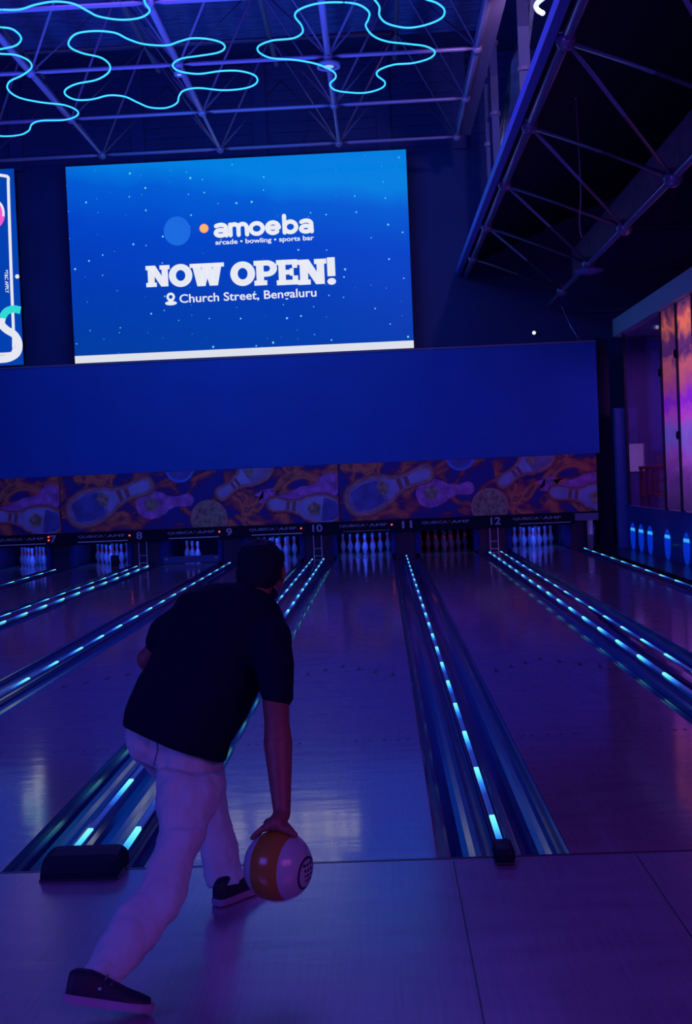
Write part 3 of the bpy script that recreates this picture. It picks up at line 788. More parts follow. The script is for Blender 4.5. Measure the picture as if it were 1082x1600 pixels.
t = thing('led_screen', ((sx0 + sx1) / 2, YS, sz0), 'huge glowing blue screen reading NOW OPEN above the lanes', 'screen')
bm = BM(); add_box(bm, sx0, sx1, YS + 0.01, YS + 0.14, sz0, sz1); build('screen_housing', bm, M_BLACK, t)
for x_ in ((-5.2, -2.4, 0.5) if True else ()):
    bm = BM(); add_box(bm, x_ - 0.05, x_ + 0.05, YS + 0.14, 19.955, 6.0, 6.1); build('wall_bracket', bm, M_BLACK, t)
bm = BM(); add_poly(bm, [(sx0, YS, sz0), (sx1, YS, sz0), (sx1, YS, sz1), (sx0, YS, sz1)]); scr = build('display', bm, M_SCR, t)
bm = BM(); add_poly(bm, [(sx0, YS - 0.004, sz0), (sx1, YS - 0.004, sz0), (sx1, YS - 0.004, sz0 + 0.155), (sx0, YS - 0.004, sz0 + 0.155)])
build('bottom_bar', bm, mat('screen_bar', (0.01, 0.01, 0.01), 0.5, emit=(0.75, 0.78, 0.85), strength=0.95), scr)
def S(u, v): p = at(u, v, YS); return p.x, p.z
YT = YS - 0.006
a, b_, c = S(335, 372), S(491, 366), S(446, 335)

def stroke(bm, pts, w, y):
    for i, (p, q) in enumerate(zip(pts, pts[1:])):
        d_ = (Vector(q) - Vector(p)); 
        if d_.length < 1e-6: continue
        n_ = Vector((-d_.y, d_.x)).normalized() * w / 2
        add_poly(bm, [(p[0] + n_.x, y, p[1] + n_.y), (q[0] + n_.x, y, q[1] + n_.y), (q[0] - n_.x, y, q[1] - n_.y), (p[0] - n_.x, y, p[1] - n_.y)])
    for p in pts: add_poly(bm, [(p[0] + w / 2 * math.cos(2 * PI * k_ / 12), y, p[1] + w / 2 * math.sin(2 * PI * k_ / 12)) for k_ in range(12)])
def arcp(cx_, cz_, rx, rz, a0, a1, n=18): return [(cx_ + rx * math.cos(math.radians(a0 + (a1 - a0) * i / n)), cz_ + rz * math.sin(math.radians(a0 + (a1 - a0) * i / n))) for i in range(n + 1)]
GL = {'a': [[(0.16, 0.80)] + arcp(0.48, 0.66, 0.36, 0.22, 120, 0, 8) + [(0.86, 0.12)], arcp(0.46, 0.32, 0.34, 0.20, 0, 360)],
      'm': [[(0.09, 0.12), (0.09, 0.86)], arcp(0.29, 0.62, 0.20, 0.25, 180, 0, 8) + [(0.49, 0.12)], arcp(0.70, 0.62, 0.20, 0.25, 180, 0, 8) + [(0.91, 0.12)]],
      'o': [arcp(0.5, 0.5, 0.36, 0.37, 0, 360)],
      'e': [[(0.16, 0.5), (0.84, 0.5)] + arcp(0.5, 0.5, 0.36, 0.37, 0, 315)],
      'b': [[(0.14, 0.12), (0.14, 1.28)], arcp(0.5, 0.5, 0.35, 0.37, 0, 360)]}
xa_, xb_ = a[0], b_[0]; xh = (c[1] - a[1]) / 1.40
for ch, f0, f1 in (('a', 0.0, 0.145), ('m', 0.148, 0.35), ('o', 0.345, 0.515), ('e', 0.51, 0.675), ('b', 0.685, 0.85), ('a', 0.855, 1.0)):
    X0, X1 = xa_ + (xb_ - xa_) * f0, xa_ + (xb_ - xa_) * f1
    bm = BM()
    for st in GL[ch]: stroke(bm, [(X0 + (X1 - X0) * p[0], a[1] + 0.005 + xh * p[1]) for p in st], 0.088, YT)
    build('round_letter', bm, M_TXT, scr)
a, b_, c = S(337, 383.5), S(491, 377), S(440, 370)
put_text('lettering', 'arcade \u2022 bowling \u2022 sports bar', a[0], b_[0], a[1] - 0.02, c[1], YT, M_TXT, scr, 0.02)
a, b_, c = S(281, 474), S(495, 465), S(283, 460)
put_text('lettering', 'Church Street, Bengaluru', a[0], b_[0], a[1] - 0.05, c[1], YT, M_TXT, scr, 0.014)
# slab letters
def slab(bm, ch, x, z, w, h, y):
    def R(x0, z0, x1, z1): add_poly(bm, [(x + x0 * w, y, z + z0 * h), (x + x1 * w, y, z + z0 * h), (x + x1 * w, y, z + z1 * h), (x + x0 * w, y, z + z1 * h)])
    def Q(*p): add_poly(bm, [(x + a_ * w, y, z + b2 * h) for a_, b2 in p])
    if ch == 'N':
        R(0.08, 0, 0.36, 1); R(0, 0, 0.44, 0.2); R(0, 0.8, 0.36, 1); Q((0.08, 1), (0.40, 1), (0.92, 0), (0.62, 0)); R(0.66, 0, 0.92, 1); R(0.58, 0.8, 1, 1)
    elif ch == 'O':
        n = 32
        for i in range(n):
            t0, t1 = 2 * PI * i / n, 2 * PI * (i + 1) / n
            Q(*[(0.5 + r_ * math.cos(t_), 0.5 + q_ * math.sin(t_)) for r_, q_, t_ in ((0.5, 0.51, t0), (0.5, 0.51, t1), (0.2, 0.24, t1), (0.2, 0.24, t0))])
    elif ch == 'W':
        Q((0.06, 1), (0.30, 1), (0.44, 0), (0.20, 0)); Q((0.38, 1), (0.62, 1), (0.44, 0), (0.24, 0)); Q((0.38, 1), (0.62, 1), (0.76, 0), (0.56, 0)); Q((0.70, 1), (0.94, 1), (0.80, 0), (0.56, 0))
        R(0, 0.82, 0.36, 1); R(0.64, 0.82, 1, 1); R(0.36, 0.84, 0.64, 1)
    elif ch == 'P':
        R(0.10, 0, 0.42, 1); R(0, 0, 0.55, 0.2); R(0, 0.8, 0.5, 1)
        n = 14
        for i in range(n):
            t0, t1 = -PI / 2 + PI * i / n, -PI / 2 + PI * (i + 1) / n
            Q(*[(0.56 + r_ * math.cos(t_), 0.67 + q_ * math.sin(t_)) for r_, q_, t_ in ((0.43, 0.33, t0), (0.43, 0.33, t1), (0.13, 0.12, t1), (0.13, 0.12, t0))])
        R(0.4, 0.34, 0.58, 0.55); R(0.4, 0.79, 0.58, 1)
    elif ch == 'E':
        R(0.10, 0, 0.42, 1); R(0, 0, 0.95, 0.2); R(0, 0.8, 0.95, 1); R(0.4, 0.41, 0.75, 0.6); R(0.72, 0, 0.97, 0.36); R(0.72, 0.66, 0.95, 1); R(0.6, 0.36, 0.78, 0.65)
    elif ch == '!':
        R(0.05, 0.32, 0.95, 1.03)
        Q(*[(0.5 + 0.5 * math.cos(2 * PI * i / 14), 0.12 + 0.13 * math.sin(2 * PI * i / 14)) for i in range(14)])
for ch, u0, u1, vb, vt in (('N', 229, 265, 449, 414), ('O', 265, 300, 449, 412), ('W', 298, 350, 448, 410), ('O', 361, 398, 447.5, 408), ('P', 398, 433, 446.5, 406), ('E', 433, 466, 446, 405), ('N', 466, 510, 445.5, 404), ('!', 512, 524, 445, 403)):
    a, b_ = S(u0, vb), S(u1, vt)
    bm = BM(); slab(bm, ch, a[0], a[1], b_[0] - a[0], b_[1] - a[1], YT); build('slab_letter', bm, M_TXT, scr)
# location mark
a = S(267, 464); bm = BM()
n = 20
for i in range(n):
    t0, t1 = 2 * PI * i / n, 2 * PI * (i + 1) / n
    add_poly(bm, [(a[0] + r_ * math.cos(t_), YT, a[1] + r_ * math.sin(t_)) for r_, t_ in ((0.09, t0), (0.09, t1), (0.04, t1), (0.04, t0))])
add_poly(bm, [(a[0] + 0.125 * math.cos(2 * PI * i / n), YT, a[1] - 0.13 + 0.045 * math.sin(2 * PI * i / n)) for i in range(n)])
add_poly(bm, [(a[0] - 0.06, YT, a[1] - 0.06), (a[0] + 0.06, YT, a[1] - 0.06), (a[0] + 0.02, YT, a[1] - 0.14), (a[0] - 0.02, YT, a[1] - 0.14)])
build('location_mark', bm, M_TXT, scr)
# plain disc and orange ball of the emblem
a = S(277, 361); bm = BM(); add_poly(bm, ell(a[0], a[1], 0.28, 0.30, YS - 0.003)); build('emblem_disc', bm, mat('screen_disc', (0.01, 0.01, 0.01), 0.5, emit=(0.01, 0.14, 0.72), strength=1.0), scr)
a = S(319, 357); bm = BM(); add_poly(bm, ell(a[0], a[1], 0.095, 0.095, YT)); build('emblem_ball', bm, mat('screen_ball_rim', (0.01, 0.01, 0.01), 0.5, emit=(0.95, 0.35, 0.25), strength=1.0), scr)
bm = BM(); add_poly(bm, ell(a[0], a[1], 0.072, 0.072, YT - 0.002)); build('emblem_ball_centre', bm, mat('screen_ball', (0.01, 0.01, 0.01), 0.5, emit=(0.95, 0.48, 0.08), strength=1.0), scr)

# left screen
lx1, lz0, lz1 = -7.0, 4.168, 8.248
t = thing('led_screen', (-8.6, YS, lz0), 'blue screen cut off by the left edge with rotated white lettering', 'screen')
bm = BM(); add_box(bm, -10.3, lx1, YS + 0.01, YS + 0.14, lz0, lz1); build('screen_housing', bm, M_BLACK, t)
bm = BM(); add_box(bm, -7.6, -7.5, YS + 0.14, 19.955, 6.0, 6.1); build('wall_bracket', bm, M_BLACK, t)
bm = BM(); add_poly(bm, [(-10.3, YS, lz0), (lx1, YS, lz0), (lx1, YS, lz1), (-10.3, YS, lz1)]); ls = build('display', bm, mat('screen_navy', (0.01, 0.01, 0.02), 0.6, emit=(0.0, 0.050, 0.42), strength=1.0), t)
def ribbon(bm, pts, w, y, taper=None):
    "flat stroke of width w on the plane y"
    L_, R_ = [], []
    for i, p in enumerate(pts):
        a = Vector(pts[min(i + 1, len(pts) - 1)]) - Vector(pts[max(i - 1, 0)])
        n_ = Vector((-a.y, a.x)).normalized() * w / 2
        L_.append(bm.verts.new((p[0] + n_.x, y, p[1] + n_.y))); R_.append(bm.verts.new((p[0] - n_.x, y, p[1] - n_.y)))
    for i in range(len(pts) - 1): bm.faces.new((L_[i], L_[i + 1], R_[i + 1], R_[i]))
def l2(P, k=6, closed=False):
    q = catmull([(p[0], p[1], 0) for p in P], closed, k); return [(v.x, v.y) for v in q]
C5 = lambda x, y: S(x * 120 / 549, 250 + y * 120 / 549)
bm = BM(); ribbon(bm, l2([C5(-400, 92), C5(-60, 105), C5(20, 112), C5(58, 125), C5(60, 180), C5(70, 500), C5(84, 900), C5(96, 1200), C5(98, 1340)]), 0.062, YT)
ribbon(bm, l2([C5(98, 1340), C5(92, 1365), C5(40, 1385), C5(-400, 1395)]), 0.05, YT)
build('white_frame_line', bm, M_TXT, ls)
bm = BM(); ribbon(bm, l2([C5(148, 1075), C5(95, 1066), C5(45, 1085), C5(16, 1130)]), 0.155, YT - 0.002)
build('teal_letter_tip', bm, mat('screen_teal', (0.01, 0.01, 0.01), 0.5, emit=(0.03, 0.68, 0.66), strength=1.0), ls)
bm = BM(); ribbon(bm, l2([C5(16, 1130), C5(12, 1175), C5(50, 1215), C5(105, 1250), C5(135, 1310), C5(125, 1375), C5(75, 1412), C5(0, 1425), C5(-200, 1430)]), 0.155, YT - 0.003)
build('large_letter_s', bm, M_TXT, ls)
a, b_ = C5(40, 952), C5(58, 785)
put_text('lettering', '*T&C APPLY', a[0], b_[0], a[1], b_[1], YT, M_TXT, ls, 0.02, rot=True)
a = C5(124, 833); bm = BM(); add_poly(bm, ell(a[0], a[1], 0.045, 0.045, YT)); build('white_dot', bm, M_TXT, ls)
a = C5(-45, 390); bm = BM(); add_poly(bm, ell(a[0], a[1], 0.235, 0.29, YT)); build('pink_disc', bm, mat('screen_pink', (0.01, 0.01, 0.01), 0.5, emit=(0.85, 0.10, 0.62), strength=1.0), ls)
a = C5(-25, 380); bm = BM(); ribbon(bm, [(a[0] + 0.15 * math.cos(q), a[1] + 0.24 * math.sin(q)) for q in [PI * (-0.1 + 0.7 * i / 12) for i in range(13)]], 0.05, YT - 0.002); build('white_arc', bm, M_TXT, ls)

# ------------------------------------------------------------------ space frame
ZF = 7.65; ZT = 9.2
XN = [-6.68, -4.52, -2.33, -0.14, 2.03]
YN = [8.05, 10.25, 12.45, 14.65, 16.8]
sf = thing('space_frame', (-2.3, 12.4, ZF), 'purple steel space frame of crossing tubes and braces under the roof', 'space frame')
for x in XN:
    for y0, y1 in zip([5.9] + YN, YN):
        bm = BM(); r = 0.048 if y1 < 16 else 0.03
        add_tube(bm, [(x, y0 + 0.07, ZF), (x, y0 + 0.2, ZF), (x, y1 - 0.2, ZF), (x, y1 - 0.07, ZF)], [r * 0.5, r, r, r * 0.5], 10)
        build('long_chord', bm, M_STEEL, sf, smooth=True)
for y in YN:
    for x0, x1 in zip([-8.85] + XN, XN):
        bm = BM(); r = 0.032
        add_tube(bm, [(x0 + 0.05, y, ZF), (x0 + 0.2, y, ZF), (x1 - 0.2, y, ZF), (x1 - 0.05, y, ZF)], [r * 0.5, r, r, r * 0.5], 8)
        build('cross_chord', bm, M_STEEL, sf, smooth=True)
    for x in XN:
        bm = BM(); bmesh.ops.create_uvsphere(bm, u_segments=12, v_segments=8, radius=0.075, matrix=Matrix.Translation((x, y, ZF)))
        build('node_ball', bm, M_STEEL, sf, smooth=True)
XT = [x + 1.09 for x in XN[:-1]] + [-7.77]
YTn = [y + 1.1 for y in YN[:-1]] + [6.95]
for x in XN:
    for y in YN:
        for sx in (-1, 1):
            for sy in (-1, 1):
                X2, Y2 = x + sx * 1.09, y + sy * 1.1
                if X2 > 2.2 or X2 < -7.0 or Y2 > 18: continue
                bm = BM(); add_tube(bm, [(x, y, ZF), (X2, Y2, ZT)], 0.021, 6)
                build('brace', bm, M_STEEL, sf, smooth=True)
for x in XT:
    bm = BM(); add_tube(bm, [(x, 6.0, ZT), (x, 17.0, ZT)], 0.045, 8); build('top_chord', bm, M_STEEL, sf, smooth=True)
for y in YTn:
    bm = BM(); add_tube(bm, [(-7.77, y, ZT), (0.95, y, ZT)], 0.045, 8); build('top_chord', bm, M_STEEL, sf, smooth=True)
# wide girder along the right side of the frame
bm = BM(); add_box(bm, 2.03, 2.27, 6.0, 16.8, ZF + 0.02, ZF + 0.30); build('side_girder', bm, M_STEEL, sf)
# small round ceiling lamps under two nodes
for (x, y), r, lb in (((-0.14, 12.45), 0.17, 'round white downlight on the frame node over the middle lane'), ((-2.33, 12.45), 0.075, 'small round downlight on the frame node left of the middle one')):
    t = thing('downlight', (x, y, ZF - 0.16), lb, 'ceiling lamp')
    bm = BM(); add_lathe(bm, [(0, 0.07), (r * 0.7, 0.07), (r, 0.05), (r, 0.0), (r * 0.8, 0.0), (r * 0.78, 0.02)], 24, (x, y, ZF - 0.16)); build('lamp_housing', bm, mat('lamp_grey', (0.35, 0.35, 0.5), 0.4), t, smooth=True)
    bm = BM(); add_lathe(bm, [(0, 0.012), (r * 0.45, 0.012)], 24, (x, y, ZF - 0.16)); build('lens', bm, mat('lens_glow', (0.6, 0.7, 0.9), 0.3, emit=(0.35, 0.45, 0.95), strength=0.9), t)

# ------------------------------------------------------------------ neon loops
h = lambda L_: [(x / 2, y / 2) for x, y in L_]
r2 = lambda L_: [(541 + x / 2, y / 2) for x, y in L_]
LOOPS = [
 ('wavy cyan neon loop hanging left of the middle, above the screen', h([(215,130),(240,105),(300,97),(360,103),(400,122),(450,138),(520,142),(560,130),(600,120),(650,122),(692,133),(703,150),(680,165),(620,175),(565,184),(540,203),(560,222),(620,231),(690,222),(750,222),(797,236),(803,258),(770,275),(700,282),(620,275),(575,283),(560,300),(553,322),(520,337),(470,336),(430,320),(390,302),(340,298),(290,310),(240,312),(207,298),(205,280),(240,262),(300,250),(338,228),(343,203),(315,180),(260,167),(222,150)])),
 ('wavy cyan neon loop around the round downlight', h([(1082,8),(1000,10),(940,28),(922,50),(943,80),(945,103),(915,120),(850,127),(808,145),(812,165),(850,182),(920,187),(990,200),(1040,222),(1050,242),(1032,262),(1045,280),(1082,288)]) + r2([(60,290),(110,276),(122,257),(97,235),(105,218),(150,202),(210,197),(262,182),(278,162),(250,145),(200,138),(130,130),(85,112),(62,82),(70,60),(72,38),(45,17)])),
 ('cyan neon loop cut by the top left corner', h([(0,30),(60,30),(110,15),(170,5),(230,12),(275,35),(310,52),(380,62),(440,55),(468,35),(455,12),(440,-20),(400,-45),(300,-50),(230,-30),(150,-45),(80,-55),(0,-50),(-60,-30),(-70,5),(-40,28)])),
 ('cyan neon loop cut by the left edge', h([(0,85),(40,92),(66,118),(50,142),(0,154),(-30,161),(0,168),(50,172),(90,190),(98,212),(70,235),(30,255),(25,280),(60,305),(130,320),(200,328),(240,345),(240,362),(200,375),(130,377),(100,388),(90,408),(60,422),(0,425),(-60,410),(-110,370),(-100,320),(-150,270),(-200,220),(-160,150),(-110,120),(-80,90),(-40,82)])),
 ('cyan neon loop cut by the top edge right of the downlight', r2([(83,-10),(104,20),(105,50),(130,74),(190,87),(250,78),(298,57),(308,32),(285,10),(245,-5),(230,-30),(180,-50),(120,-45),(85,-30)])),
]
for lb, P2 in LOOPS:
    pts = [atz(u, v, 7.0) for u, v in P2]
    cen = sum(pts, Vector()) / len(pts)
    t = thing('neon_loop_lamp', (cen.x, cen.y, 6.97), lb, 'neon lamp', 'wavy neon loops under the ceiling')
    bm = BM(); add_tube(bm, catmull(pts, True, 5), 0.0115, 8, closed=True); build('glowing_tube', bm, M_NEON, t, smooth=True)
    n_ = len(pts)
    for i in (0, n_ // 3, 2 * n_ // 3):
        bm = BM(); add_tube(bm, [pts[i], (pts[i].x, pts[i].y, ZF - 0.04)], 0.0015, 4); build('suspension_wire', bm, M_BLACK, t)
# white curved lamp at the top
P2 = [(856, -8), (843, 2), (838, 9), (841, 16), (849, 21)]
pts = [atz(u, v, 7.0) for u, v in P2]
t = thing('curved_tube_lamp', tuple(pts[2]), 'short white curved tube lamp at the top beside the truss', 'tube lamp')
bm = BM(); add_tube(bm, catmull(pts, False, 5), 0.03, 8); build('glowing_tube', bm, M_WHITE_E, t, smooth=True)
bm = BM(); add_tube(bm, [pts[2], (pts[2].x, pts[2].y, 10.3)], 0.004, 4); build('suspension_wire', bm, M_BLACK, t)

# ------------------------------------------------------------------ pipes beside the truss
for u, rad, Y, top, bot, lb in ((776, 0.065, 15.5, 10.3, 215, 'dark vertical pipe, widest of those right of the screen'), (765, 0.04, 16.0, 8.3, 262, 'thin vertical pipe just right of the screen'), (822, 0.09, 13.5, 10.3, 150, 'broad dark vertical duct beside the sloping truss')):
    p = at(u, bot, Y)
    t = thing('vertical_pipe', (p.x, Y, p.z), lb, 'pipe', 'vertical pipes beside the truss')
    bm = BM(); add_tube(bm, [(p.x, Y, 6.05 + (p.x + rad - 2.22) * 0.43), (p.x, Y, top)], rad, 14); build('pipe_run', bm, mat('pipe_dark', (0.40, 0.38, 0.70), 0.25, 0.4), t, smooth=True)
    for z in (p.z + 0.4, p.z + 1.6):
        bm = BM(); add_lathe(bm, [(rad, -0.03), (rad + 0.03, -0.03), (rad + 0.03, 0.03), (rad, 0.03)], 14, (p.x, Y, z)); build('collar', bm, M_STEEL, t)
# pale sheeting behind the truss
bm = BM()
P2 = [(800, 95), (817, 60), (835, 20), (842, -10), (830, -10), (822, 120), (812, 190), (806, 245), (780, 300), (772, 262), (786, 225), (798, 160)]
n = len(P2); A = [bm.verts.new(at(u, v, 17.0)) for u, v in P2]; B = [bm.verts.new(at(u, v, 17.0) + Vector((0, 0.05, 0))) for u, v in P2]
bm.faces.new(A); bm.faces.new(B[::-1])
for i in range(n): bm.faces.new((A[i], A[(i + 1) % n], B[(i + 1) % n], B[i]))
bmesh.ops.triangulate(bm, faces=bm.faces)
tag(build('insulation_sheet', bm, mat('sheet_pale', (0.75, 0.65, 0.85), 0.7, vary=0.6, bscale=2.5)), 'ragged pale sheet hanging behind the sloping truss', 'sheet')

# ------------------------------------------------------------------ sloping truss on the right
XU, ZU, XL, ZL = 2.32, 5.62, 4.0, 4.92
NY = [4.0, 6.75, 9.45, 12.2, 15.0, 17.8]
tr = thing('side_truss', (3.2, 12, ZL), 'dark tubular truss running along the right side above the lanes', 'truss')
for (x, z, r) in ((XU, ZU, 0.055), (XL, ZL, 0.05)):
    for y0, y1 in zip(NY, NY[1:] + [19.9]):
        bm = BM(); add_tube(bm, [(x, y0 + 0.08, z), (x, y0 + 0.22, z), (x, y1 - 0.22, z), (x, y1 - 0.08, z)], [r * 0.55, r, r, r * 0.55], 12)
        build('chord', bm, M_STEEL_D, tr, smooth=True)
    for y in NY:
        bm = BM(); bmesh.ops.create_uvsphere(bm, u_segments=14, v_segments=10, radius=0.10 if x == XU else 0.12, matrix=Matrix.Translation((x, y, z)))
        build('node_ball', bm, M_STEEL_D, tr, smooth=True)
for i, y in enumerate(NY):
    bm = BM(); add_tube(bm, [(XU, y, ZU), (XL, y, ZL)], 0.038, 10); build('strut', bm, M_STEEL_D, tr, smooth=True)
    if i + 1 < len(NY):
        bm = BM(); add_tube(bm, [(XU, y, ZU), (XL, NY[i + 1], ZL)], 0.024, 8); build('diagonal_brace', bm, M_STEEL_D, tr, smooth=True)
# blue edge board of the lower roof and its dark underside
bm = BM()
add_box(bm, XU - 0.20, XU - 0.10, 4.0, 19.9, ZU + 0.02, ZU + 0.15)
tag(build('roof_edge_board', bm, mat('edge_blue', (0.22, 0.28, 0.95), 0.4)), 'bright blue edge board running beside the upper truss tube', 'edge board')
bm = BM()
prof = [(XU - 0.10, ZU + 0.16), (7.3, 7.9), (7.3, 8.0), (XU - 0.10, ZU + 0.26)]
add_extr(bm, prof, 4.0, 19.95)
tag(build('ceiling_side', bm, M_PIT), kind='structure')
bm = BM(); add_extr(bm, [(4.14, 5.08), (4.24, 5.08), (4.24, 5.60), (4.14, 5.60)], 4.0, 17.5)
tag(build('roof_purlin', bm, mat('purlin_brown', (0.34, 0.20, 0.34), 0.7, vary=0.2, bscale=5)), 'brownish wide roof purlin behind the lower truss tube', 'purlin')
# round hanging lamp on the lower chord
t = thing('round_truss_lamp', (4.0, 15.0, 4.72), 'round bluish lamp under the lower tube of the side truss', 'lamp')
bm = BM(); add_lathe(bm, [(0, 0.12), (0.12, 0.11), (0.24, 0.07), (0.25, 0.05), (0.10, 0.0), (0, -0.01)], 24, (4.0, 15.0, 4.74)); build('lamp_body', bm, mat('lamp_blue', (0.20, 0.16, 0.55), 0.35), t, smooth=True)
bm = BM(); add_tube(bm, [(4.0, 15.0, 4.8), (4.0, 15.0, 4.9)], 0.02, 8); build('hanger', bm, M_STEEL_D, t)
# thin drooping cables
t = thing('hanging_cable', (3.2, 17, 4.6), 'thin dark cable drooping from the lower truss tube to the fascia', 'cable')
bm = BM(); add_tube(bm, catmull([at(878, 478, 17.8), at(890, 505, 17.8), at(900, 522, 17.7), at(908, 533, 17.7)], False, 6), 0.012, 6); build('cable_run', bm, M_STEEL_D, t)
t = thing('hanging_cable', (3.4, 10, 5.0), 'thin vertical cable hanging inside the side truss', 'cable')
bm = BM(); add_tube(bm, catmull([at(900, 152, 10.0), at(904, 220, 10.0), at(908, 300, 10.0), at(906, 350, 10.0), at(910, 372, 10.0)], False, 6), 0.008, 6); build('cable_run', bm, M_STEEL_D, t)
# tiny light on the back wall
p = at(835, 520, 19.9)
t = thing('tiny_wall_light', tuple(p), 'tiny white light on the dark back wall above the fascia', 'light')
bm = BM(); add_lathe(bm, [(0, -0.04), (0.03, -0.03), (0.04, 0)], 12, p, (0, 1, 0)); build('bulb', bm, M_WHITE_E, t, smooth=True)
bm = BM(); add_lathe(bm, [(0.05, -0.01), (0.055, 0.08), (0, 0.08)], 12, p, (0, 1, 0)); build('backplate', bm, M_BLACK, t)

# ------------------------------------------------------------------ the bowler
def cone(bm, a, b, ra, rb, seg=16):
    "tapered capsule"
    a, b = Vector(a), Vector(b); d = (b - a); L_ = d.length
    pr = []
    for i in range(5): q = PI / 2 * i / 4; pr.append((ra * math.sin(q), -ra * math.cos(q)))
    for i in range(5): q = PI / 2 * i / 4; pr.append((rb * math.cos(q), L_ + rb * math.sin(q)))
    pr[0] = (0, -ra); pr[-1] = (0, L_ + rb)
    add_lathe(bm, pr, seg, a, d)
def ellipsoid(bm, c, rx, ry, rz, R=None):
    M_ = Matrix.Translation(c) @ (R.to_4x4() if R else Matrix()) @ Matrix.Diagonal((rx, ry, rz, 1))
    bmesh.ops.create_uvsphere(bm, u_segments=24, v_segments=16, radius=1, matrix=M_)
def loft(bm, secs, seg=28, power=2.0):
    "secs = [(centre, half-axis a, half-axis b)]"
    rings = []
    for c, a, b in secs:
        c, a, b = Vector(c), Vector(a), Vector(b); ring = []
        for k in range(seg):
            q = 2 * PI * k / seg; cs, sn = math.cos(q), math.sin(q)
            ex = 2 / power
            ring.append(bm.verts.new(c + a * (abs(cs) ** ex * (1 if cs >= 0 else -1)) + b * (abs(sn) ** ex * (1 if sn >= 0 else -1))))
        rings.append(ring)
    for A, B in zip(rings, rings[1:]):
        for k in range(seg): bm.faces.new((A[k], A[(k + 1) % seg], B[(k + 1) % seg], B[k]))
    bm.faces.new(rings[0][::-1]); bm.faces.new(rings[-1])
def fuse(name, bm, voxel, it, mt, parent, fac=0.5, folds=()):
    bmesh.ops.recalc_face_normals(bm, faces=bm.faces)
    me = bpy.data.meshes.new(name); bm.to_mesh(me); bm.free()
    o = bpy.data.objects.new(name, me); COL.objects.link(o)
    r = o.modifiers.new('r', 'REMESH'); r.mode = 'VOXEL'; r.voxel_size = voxel; r.use_smooth_shade = True
    if it:
        s = o.modifiers.new('s', 'SMOOTH'); s.iterations = it; s.factor = fac
    for size, amp in folds:
        tx = bpy.data.textures.new('folds', 'CLOUDS'); tx.noise_scale = size; tx.noise_depth = 2
        d_ = o.modifiers.new('d', 'DISPLACE'); d_.texture = tx; d_.strength = amp; d_.mid_level = 0.5; d_.texture_coords = 'LOCAL'
    bpy.context.view_layer.update()
    me2 = bpy.data.meshes.new_from_object(o.evaluated_get(bpy.context.evaluated_depsgraph_get()))
    bpy.data.objects.remove(o); bpy.data.meshes.remove(me)
    me2.name = name
    return link(name, me2, mt, parent, smooth=True)

# joints
NECK = at(396, 932, -0.45); HEAD = at(408, 893, -0.36)
LSH = at(298, 962, -0.47); RSH = at(425, 990, -0.60)
LEL = at(232, 1030, -0.42); LWR = at(290, 1075, -0.22)
REL = at(433, 1128, -0.82); RWR = at(441, 1272, -0.95)
PEL = at(276, 1150, -0.60); LHIP = at(243, 1160, -0.58); RHIP = at(303, 1190, -0.66)
RKN = at(268, 1355, -0.92); RAN = at(152, 1500, -1.24)
LKN = at(324, 1250, -0.20); LAN = at(354, 1366, -0.36)
BALL = Vector((0.0, -1.0, 0.331)); BR = 0.108

person = thing('person', (-0.3, -0.6, 0), 'person in dark shirt and pale trousers swinging a ball', 'person')
bm = BM()
# head, turned forward and slightly down, seen from behind
Rh = Matrix.Rotation(math.radians(-22), 3, 'X') @ Matrix.Rotation(math.radians(-10), 3, 'Z')
Rh = Matrix.Rotation(math.radians(4), 3, 'Y') @ Rh
def H(x, y, z): return HEAD + Rh @ Vector((x, y, z))
ellipsoid(bm, H(0, -0.008, 0.018), 0.077, 0.094, 0.088, Rh)
ellipsoid(bm, H(0, 0.030, -0.045), 0.056, 0.062, 0.072, Rh)
ellipsoid(bm, H(0, 0.052, -0.092), 0.028, 0.030, 0.024, Rh)   # chin
cone(bm, H(0, 0.098, 0.008), H(0, 0.114, -0.030), 0.008, 0.014, 10)  # nose
ellipsoid(bm, H(0, 0.090, -0.060), 0.026, 0.012, 0.007, Rh); ellipsoid(bm, H(0, 0.088, -0.070), 0.022, 0.011, 0.007, Rh)  # lips
for s in (-1, 1):
    ellipsoid(bm, H(s * 0.032, 0.079, 0.004), 0.014, 0.010, 0.010, Rh)     # eyes
    cone(bm, H(s * 0.016, 0.088, 0.020), H(s * 0.048, 0.078, 0.022), 0.008, 0.007, 8)  # brows
    ellipsoid(bm, H(s * 0.050, 0.062, -0.030), 0.020, 0.020, 0.018, Rh)
    ellipsoid(bm, H(s * 0.083, 0.0, -0.012), 0.010, 0.020, 0.032, Rh @ Matrix.Rotation(s * 0.35, 3, 'Z'))      # ears
cone(bm, NECK + Vector((0, 0, -0.03)), H(0, -0.012, -0.05), 0.062, 0.056)
# trunk and legs inside the clothes
CH = at(345, 1010, -0.50)
loft(bm, [(PEL + Vector((0, 0, -0.03)), (0.13, 0, -0.04), (0, 0.09, 0)), (PEL.lerp(CH, 0.5), (0.125, 0, -0.035), (0, 0.085, 0.0)), (CH, (0.15, 0, -0.03), (0, 0.10, 0)), (CH.lerp(NECK, 0.6), (0.13, 0, -0.03), (0, 0.08, 0)), (NECK, (0.06, 0, -0.01), (0, 0.05, 0))])
cone(bm, LSH, CH, 0.055, 0.07); cone(bm, RSH, CH, 0.055, 0.07)
LKB = LKN + Vector((0, -0.025, 0.0)); cone(bm, LHIP, LKB, 0.070, 0.040); cone(bm, LKB, LAN, 0.038, 0.030)
cone(bm, RHIP, RKN, 0.07, 0.046); KM = at(214, 1450, -1.06); cone(bm, RKN, KM, 0.040, 0.030); cone(bm, KM, at(156, 1500, -1.175), 0.030, 0.020); cone(bm, at(156, 1500, -1.175), at(148, 1540, -1.23), 0.020, 0.026)
